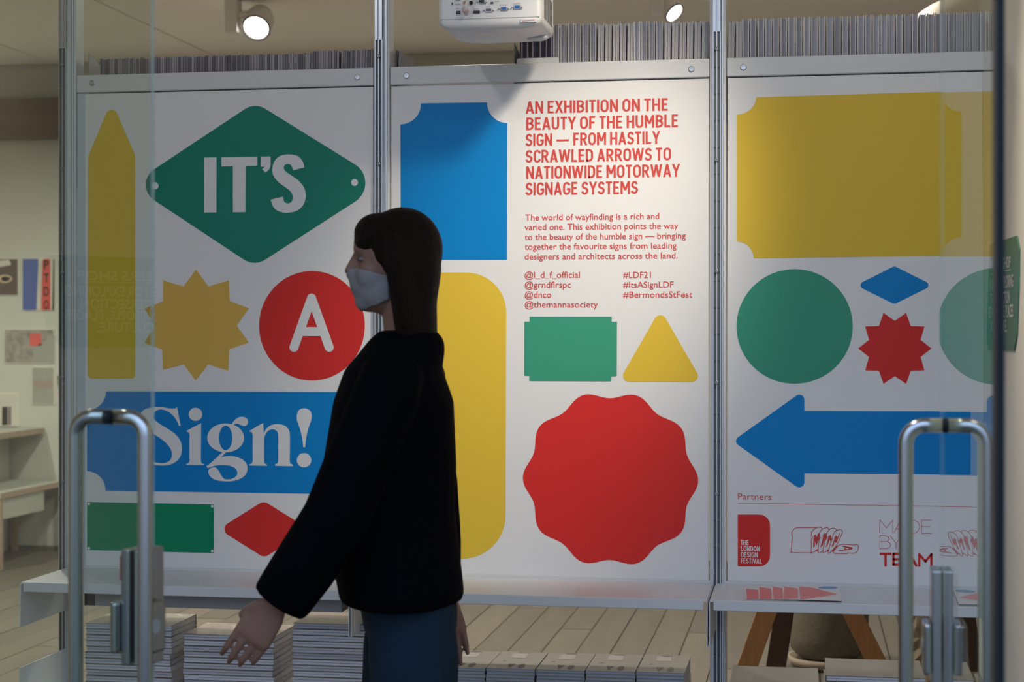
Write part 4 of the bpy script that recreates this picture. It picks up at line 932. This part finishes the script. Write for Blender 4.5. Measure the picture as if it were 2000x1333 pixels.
# head facing -x
hc = q(774, 505); HS = .92
def hp(x, y, z): return (hc[0]+x*HS, y*HS, hc[2]+z*HS)
def he(b, c_, r_): b.ell(hp(*c_), tuple(v*HS for v in r_))
def ht(b, pts_, rr_, n=12): b.tube([hp(*v) for v in pts_], [tuple(w*HS for w in v) if isinstance(v, tuple) else v*HS for v in rr_], n)
he(bd_, (.004, 0, .008), (.092, .074, .098)); he(bd_, (-.030, 0, -.060), (.060, .056, .066)); he(bd_, (-.060, 0, -.100), (.026, .028, .022)); he(bd_, (-.070, 0, .030), (.026, .054, .040))
ht(bd_, [(-.086, 0, .014), (-.098, 0, -.010), (-.108, 0, -.028), (-.094, 0, -.036)], [.009, .010, .012, .010], 10)
for s in (-1, 1):
    he(bd_, (-.052, s*.034, -.034), (.030, .026, .034)); he(bd_, (.010, s*.076, -.012), (.018, .007, .030)); ht(bd_, [(-.090, s*.012, .018), (-.088, s*.03, .022), (-.072, s*.048, .016)], [.007, .008, .006], 8)
he(bd_, (-.080, 0, -.028), (.022, .020, .026)); he(bd_, (-.078, 0, -.045), (.022, .030, .030)); he(bd_, (-.086, 0, -.058), (.014, .024, .007)); he(bd_, (-.084, 0, -.069), (.014, .021, .007))
nk = q(800, 700)
bd_.tube([(hc[0]+.012, 0, hc[2]-.05), (hc[0]+.02, 0, hc[2]-.10), (.012, 0, 1.40), (.012, 0, 1.36)], [.054, .050, .054, .07], 18)
bd_.rings([(1.385, .0, 0, .05, .09), (1.35, .0, 0, .075, .165), (1.30, -.01, 0, .095, .185), (1.2, -.02, 0, .105, .165), (1.1, -.01, 0, .095, .14), (1.02, -.005, 0, .095, .14), (.93, .012, 0, .090, .165), (.86, .014, 0, .085, .16)])
ARM = [((-.015, -.175, 1.335), (-.115, -.222, 1.06), (-.235, -.215, .895), (-.302, -.20, .80)), ((.01, .175, 1.335), (.050, .215, 1.08), (.066, .20, .85), (.092, .19, .74))]
for s, (a, b, w_, t_) in zip((-1, 1), ARM):
    bd_.tube([a, (Vector(a)+Vector(b))/2, b, (Vector(b)*.55+Vector(w_)*.45), w_], [.048, .043, .036, .034, .024], 14); hand(bd_, w_, t_, s, -s)
LEG = [((.018, -.085, .9), (.035, -.09, .50), (.165, -.09, .135), (.145, -.09, .06), (.025, -.09, .022)), ((.014, .085, .9), (-.030, .09, .49), (-.10, .09, .10), (-.105, .09, .055), (-.225, .09, .025))]
for h_, k_, an, he_, toe in LEG:
    h_, k_, an = map(Vector, (h_, k_, an))
    bd_.tube([h_, h_.lerp(k_, .4), k_, k_.lerp(an, .3), an], [.078, .070, .055, .054, .036], 18)
    bd_.tube([he_, Vector(he_).lerp(Vector(toe), .6), toe], [(.034, .034), (.040, .030), (.036, .018)], 14)
body = remesh_build(bd_, 'body', skin, root, .0044, 5)
# clothes
J = MB()
J.rings([(1.425, .008, 0, .058, .068), (1.405, .005, 0, .078, .10), (1.38, -.004, 0, .088, .15), (1.345, -.022, 0, .100, .195), (1.28, -.022, 0, .124, .205), (1.15, -.030, 0, .138, .20), (1.05, -.034, 0, .140, .20), (.97, -.020, 0, .134, .21), (.90, -.008, 0, .130, .215), (.868, -.004, 0, .129, .213)])
J.tube([(-.01, -.155, 1.35), (-.022, -.20, 1.30), (-.07, -.23, 1.18), (-.118, -.24, 1.06), (-.18, -.235, .965), (-.222, -.225, .905), (-.230, -.225, .893)], [.060, .066, .066, .066, .064, .060, .056], 20)
J.tube([(.005, .155, 1.35), (.015, .20, 1.30), (.045, .235, 1.09), (.055, .22, .98), (.064, .205, .87)], [.060, .062, .058, .056, .048], 18)
remesh_build(J, 'jacket', jk, root, .0085, 6)
K = MB()
K.rings([(.95, .0, 0, .094, .17), (.90, .004, 0, .098, .175), (.85, .010, 0, .100, .175), (.80, .014, 0, .095, .165)])
for h_, k_, an, he_, toe in LEG:
    h_, k_, an = map(Vector, (h_, k_, an)); K.tube([h_, h_.lerp(k_, .35), h_.lerp(k_, .7), k_, k_.lerp(an, .5), an+Vector((0, 0, .02))], [.084, .092, .082, .071, .064, .058], 20)
remesh_build(K, 'jeans', jn, root, .008, 5)
for h_, k_, an, he_, toe in LEG:
    s = MB(); he2, toe2 = Vector(he_), Vector(toe); dd = (toe2-he2).normalized()
    s.tube([he2-dd*.03+Vector((0, 0, 0)), he2, he2.lerp(toe2, .55), toe2, toe2+dd*.02], [(.03, .03), (.045, .046), (.048, .036), (.042, .026), (.02, .014)], 16)
    s.tube([he2+Vector((0, 0, -.01)), he2+Vector((0, 0, .06))], [.043, .040], 16)
    sh_ = remesh_build(s, 'shoe', mat('shoe_black', (.012, .012, .013), .5), root, .007, 2)
H = MB()
he(H, (.014, 0, .020), (.092, .084, .096)); he(H, (-.040, 0, .055), (.056, .066, .048)); he(H, (-.070, 0, .032), (.026, .058, .034))
H.tube([hp(.040, 0, .03), hp(.050, 0, -.03), q(814, 590), q(812, 650), q(814, 705), q(828, 745), q(842, 785)], [(.076, .056), (.076, .048), (.074, .042), (.068, .045), (.068, .047), (.058, .048), (.03, .03)], 22)
for s in (-1, 1):
    ht(H, [(-.004, s*.064, .05), (.010, s*.078, -.01), (.020, s*.076, -.07)], [.030, .034, .030]); H.tube([hp(.020, s*.076, -.06), (q(800, 640)[0], s*.062, q(0, 640)[2]), (q(804, 700)[0], s*.055, q(0, 700)[2])], [.030, .028, .012], 12)
remesh_build(H, 'hair', hm, root, .006, 4)
mk = MB(); he(mk, (.004, 0, .008), (.095, .077, .101)); he(mk, (-.030, 0, -.060), (.066, .062, .072)); he(mk, (-.062, 0, -.096), (.032, .034, .028)); he(mk, (-.066, 0, -.055), (.040, .040, .045)); he(mk, (-.094, 0, -.034), (.020, .016, .020)); [he(mk, (-.050, s*.034, -.036), (.038, .033, .042)) for s in (-1, 1)]
mko = remesh_build(mk, 'face_mask', mat('mask_cloth', (.23, .22, .225), .8), root, .005, 5)
bm = bmesh.new(); bm.from_mesh(mko.data)
for co_, no_ in (((hc[0]-.012*HS, 0, 0), (1, 0, 0)), ((hc[0]-.10*HS, 0, hc[2]-.020*HS), (.26, 0, 1)), ((hc[0]-.08*HS, 0, hc[2]-.120*HS), (.38, 0, -1))):
    bmesh.ops.bisect_plane(bm, geom=bm.verts[:]+bm.edges[:]+bm.faces[:], plane_co=co_, plane_no=no_, clear_outer=True)
bm.to_mesh(mko.data); bm.free()
sd = mko.modifiers.new('thickness', 'SOLIDIFY'); sd.thickness = .002
for s in (-1, 1):
    ey = MB().ell(hp(-.0730, s*.031, -.003), (.0095, .0110, .0046), 14, 10).build('eye', mat('eye_white', (.20, .18, .17), .4), root, smooth=True); ey.matrix_parent_inverse = Matrix()
    ir = MB().ell(hp(-.0818, s*.032, -.003), (.0024, .0046, .0044), 12, 8).build('iris', mat('eye_dark', (.02, .012, .008), .2), ey, smooth=True); ir.matrix_parent_inverse = Matrix()
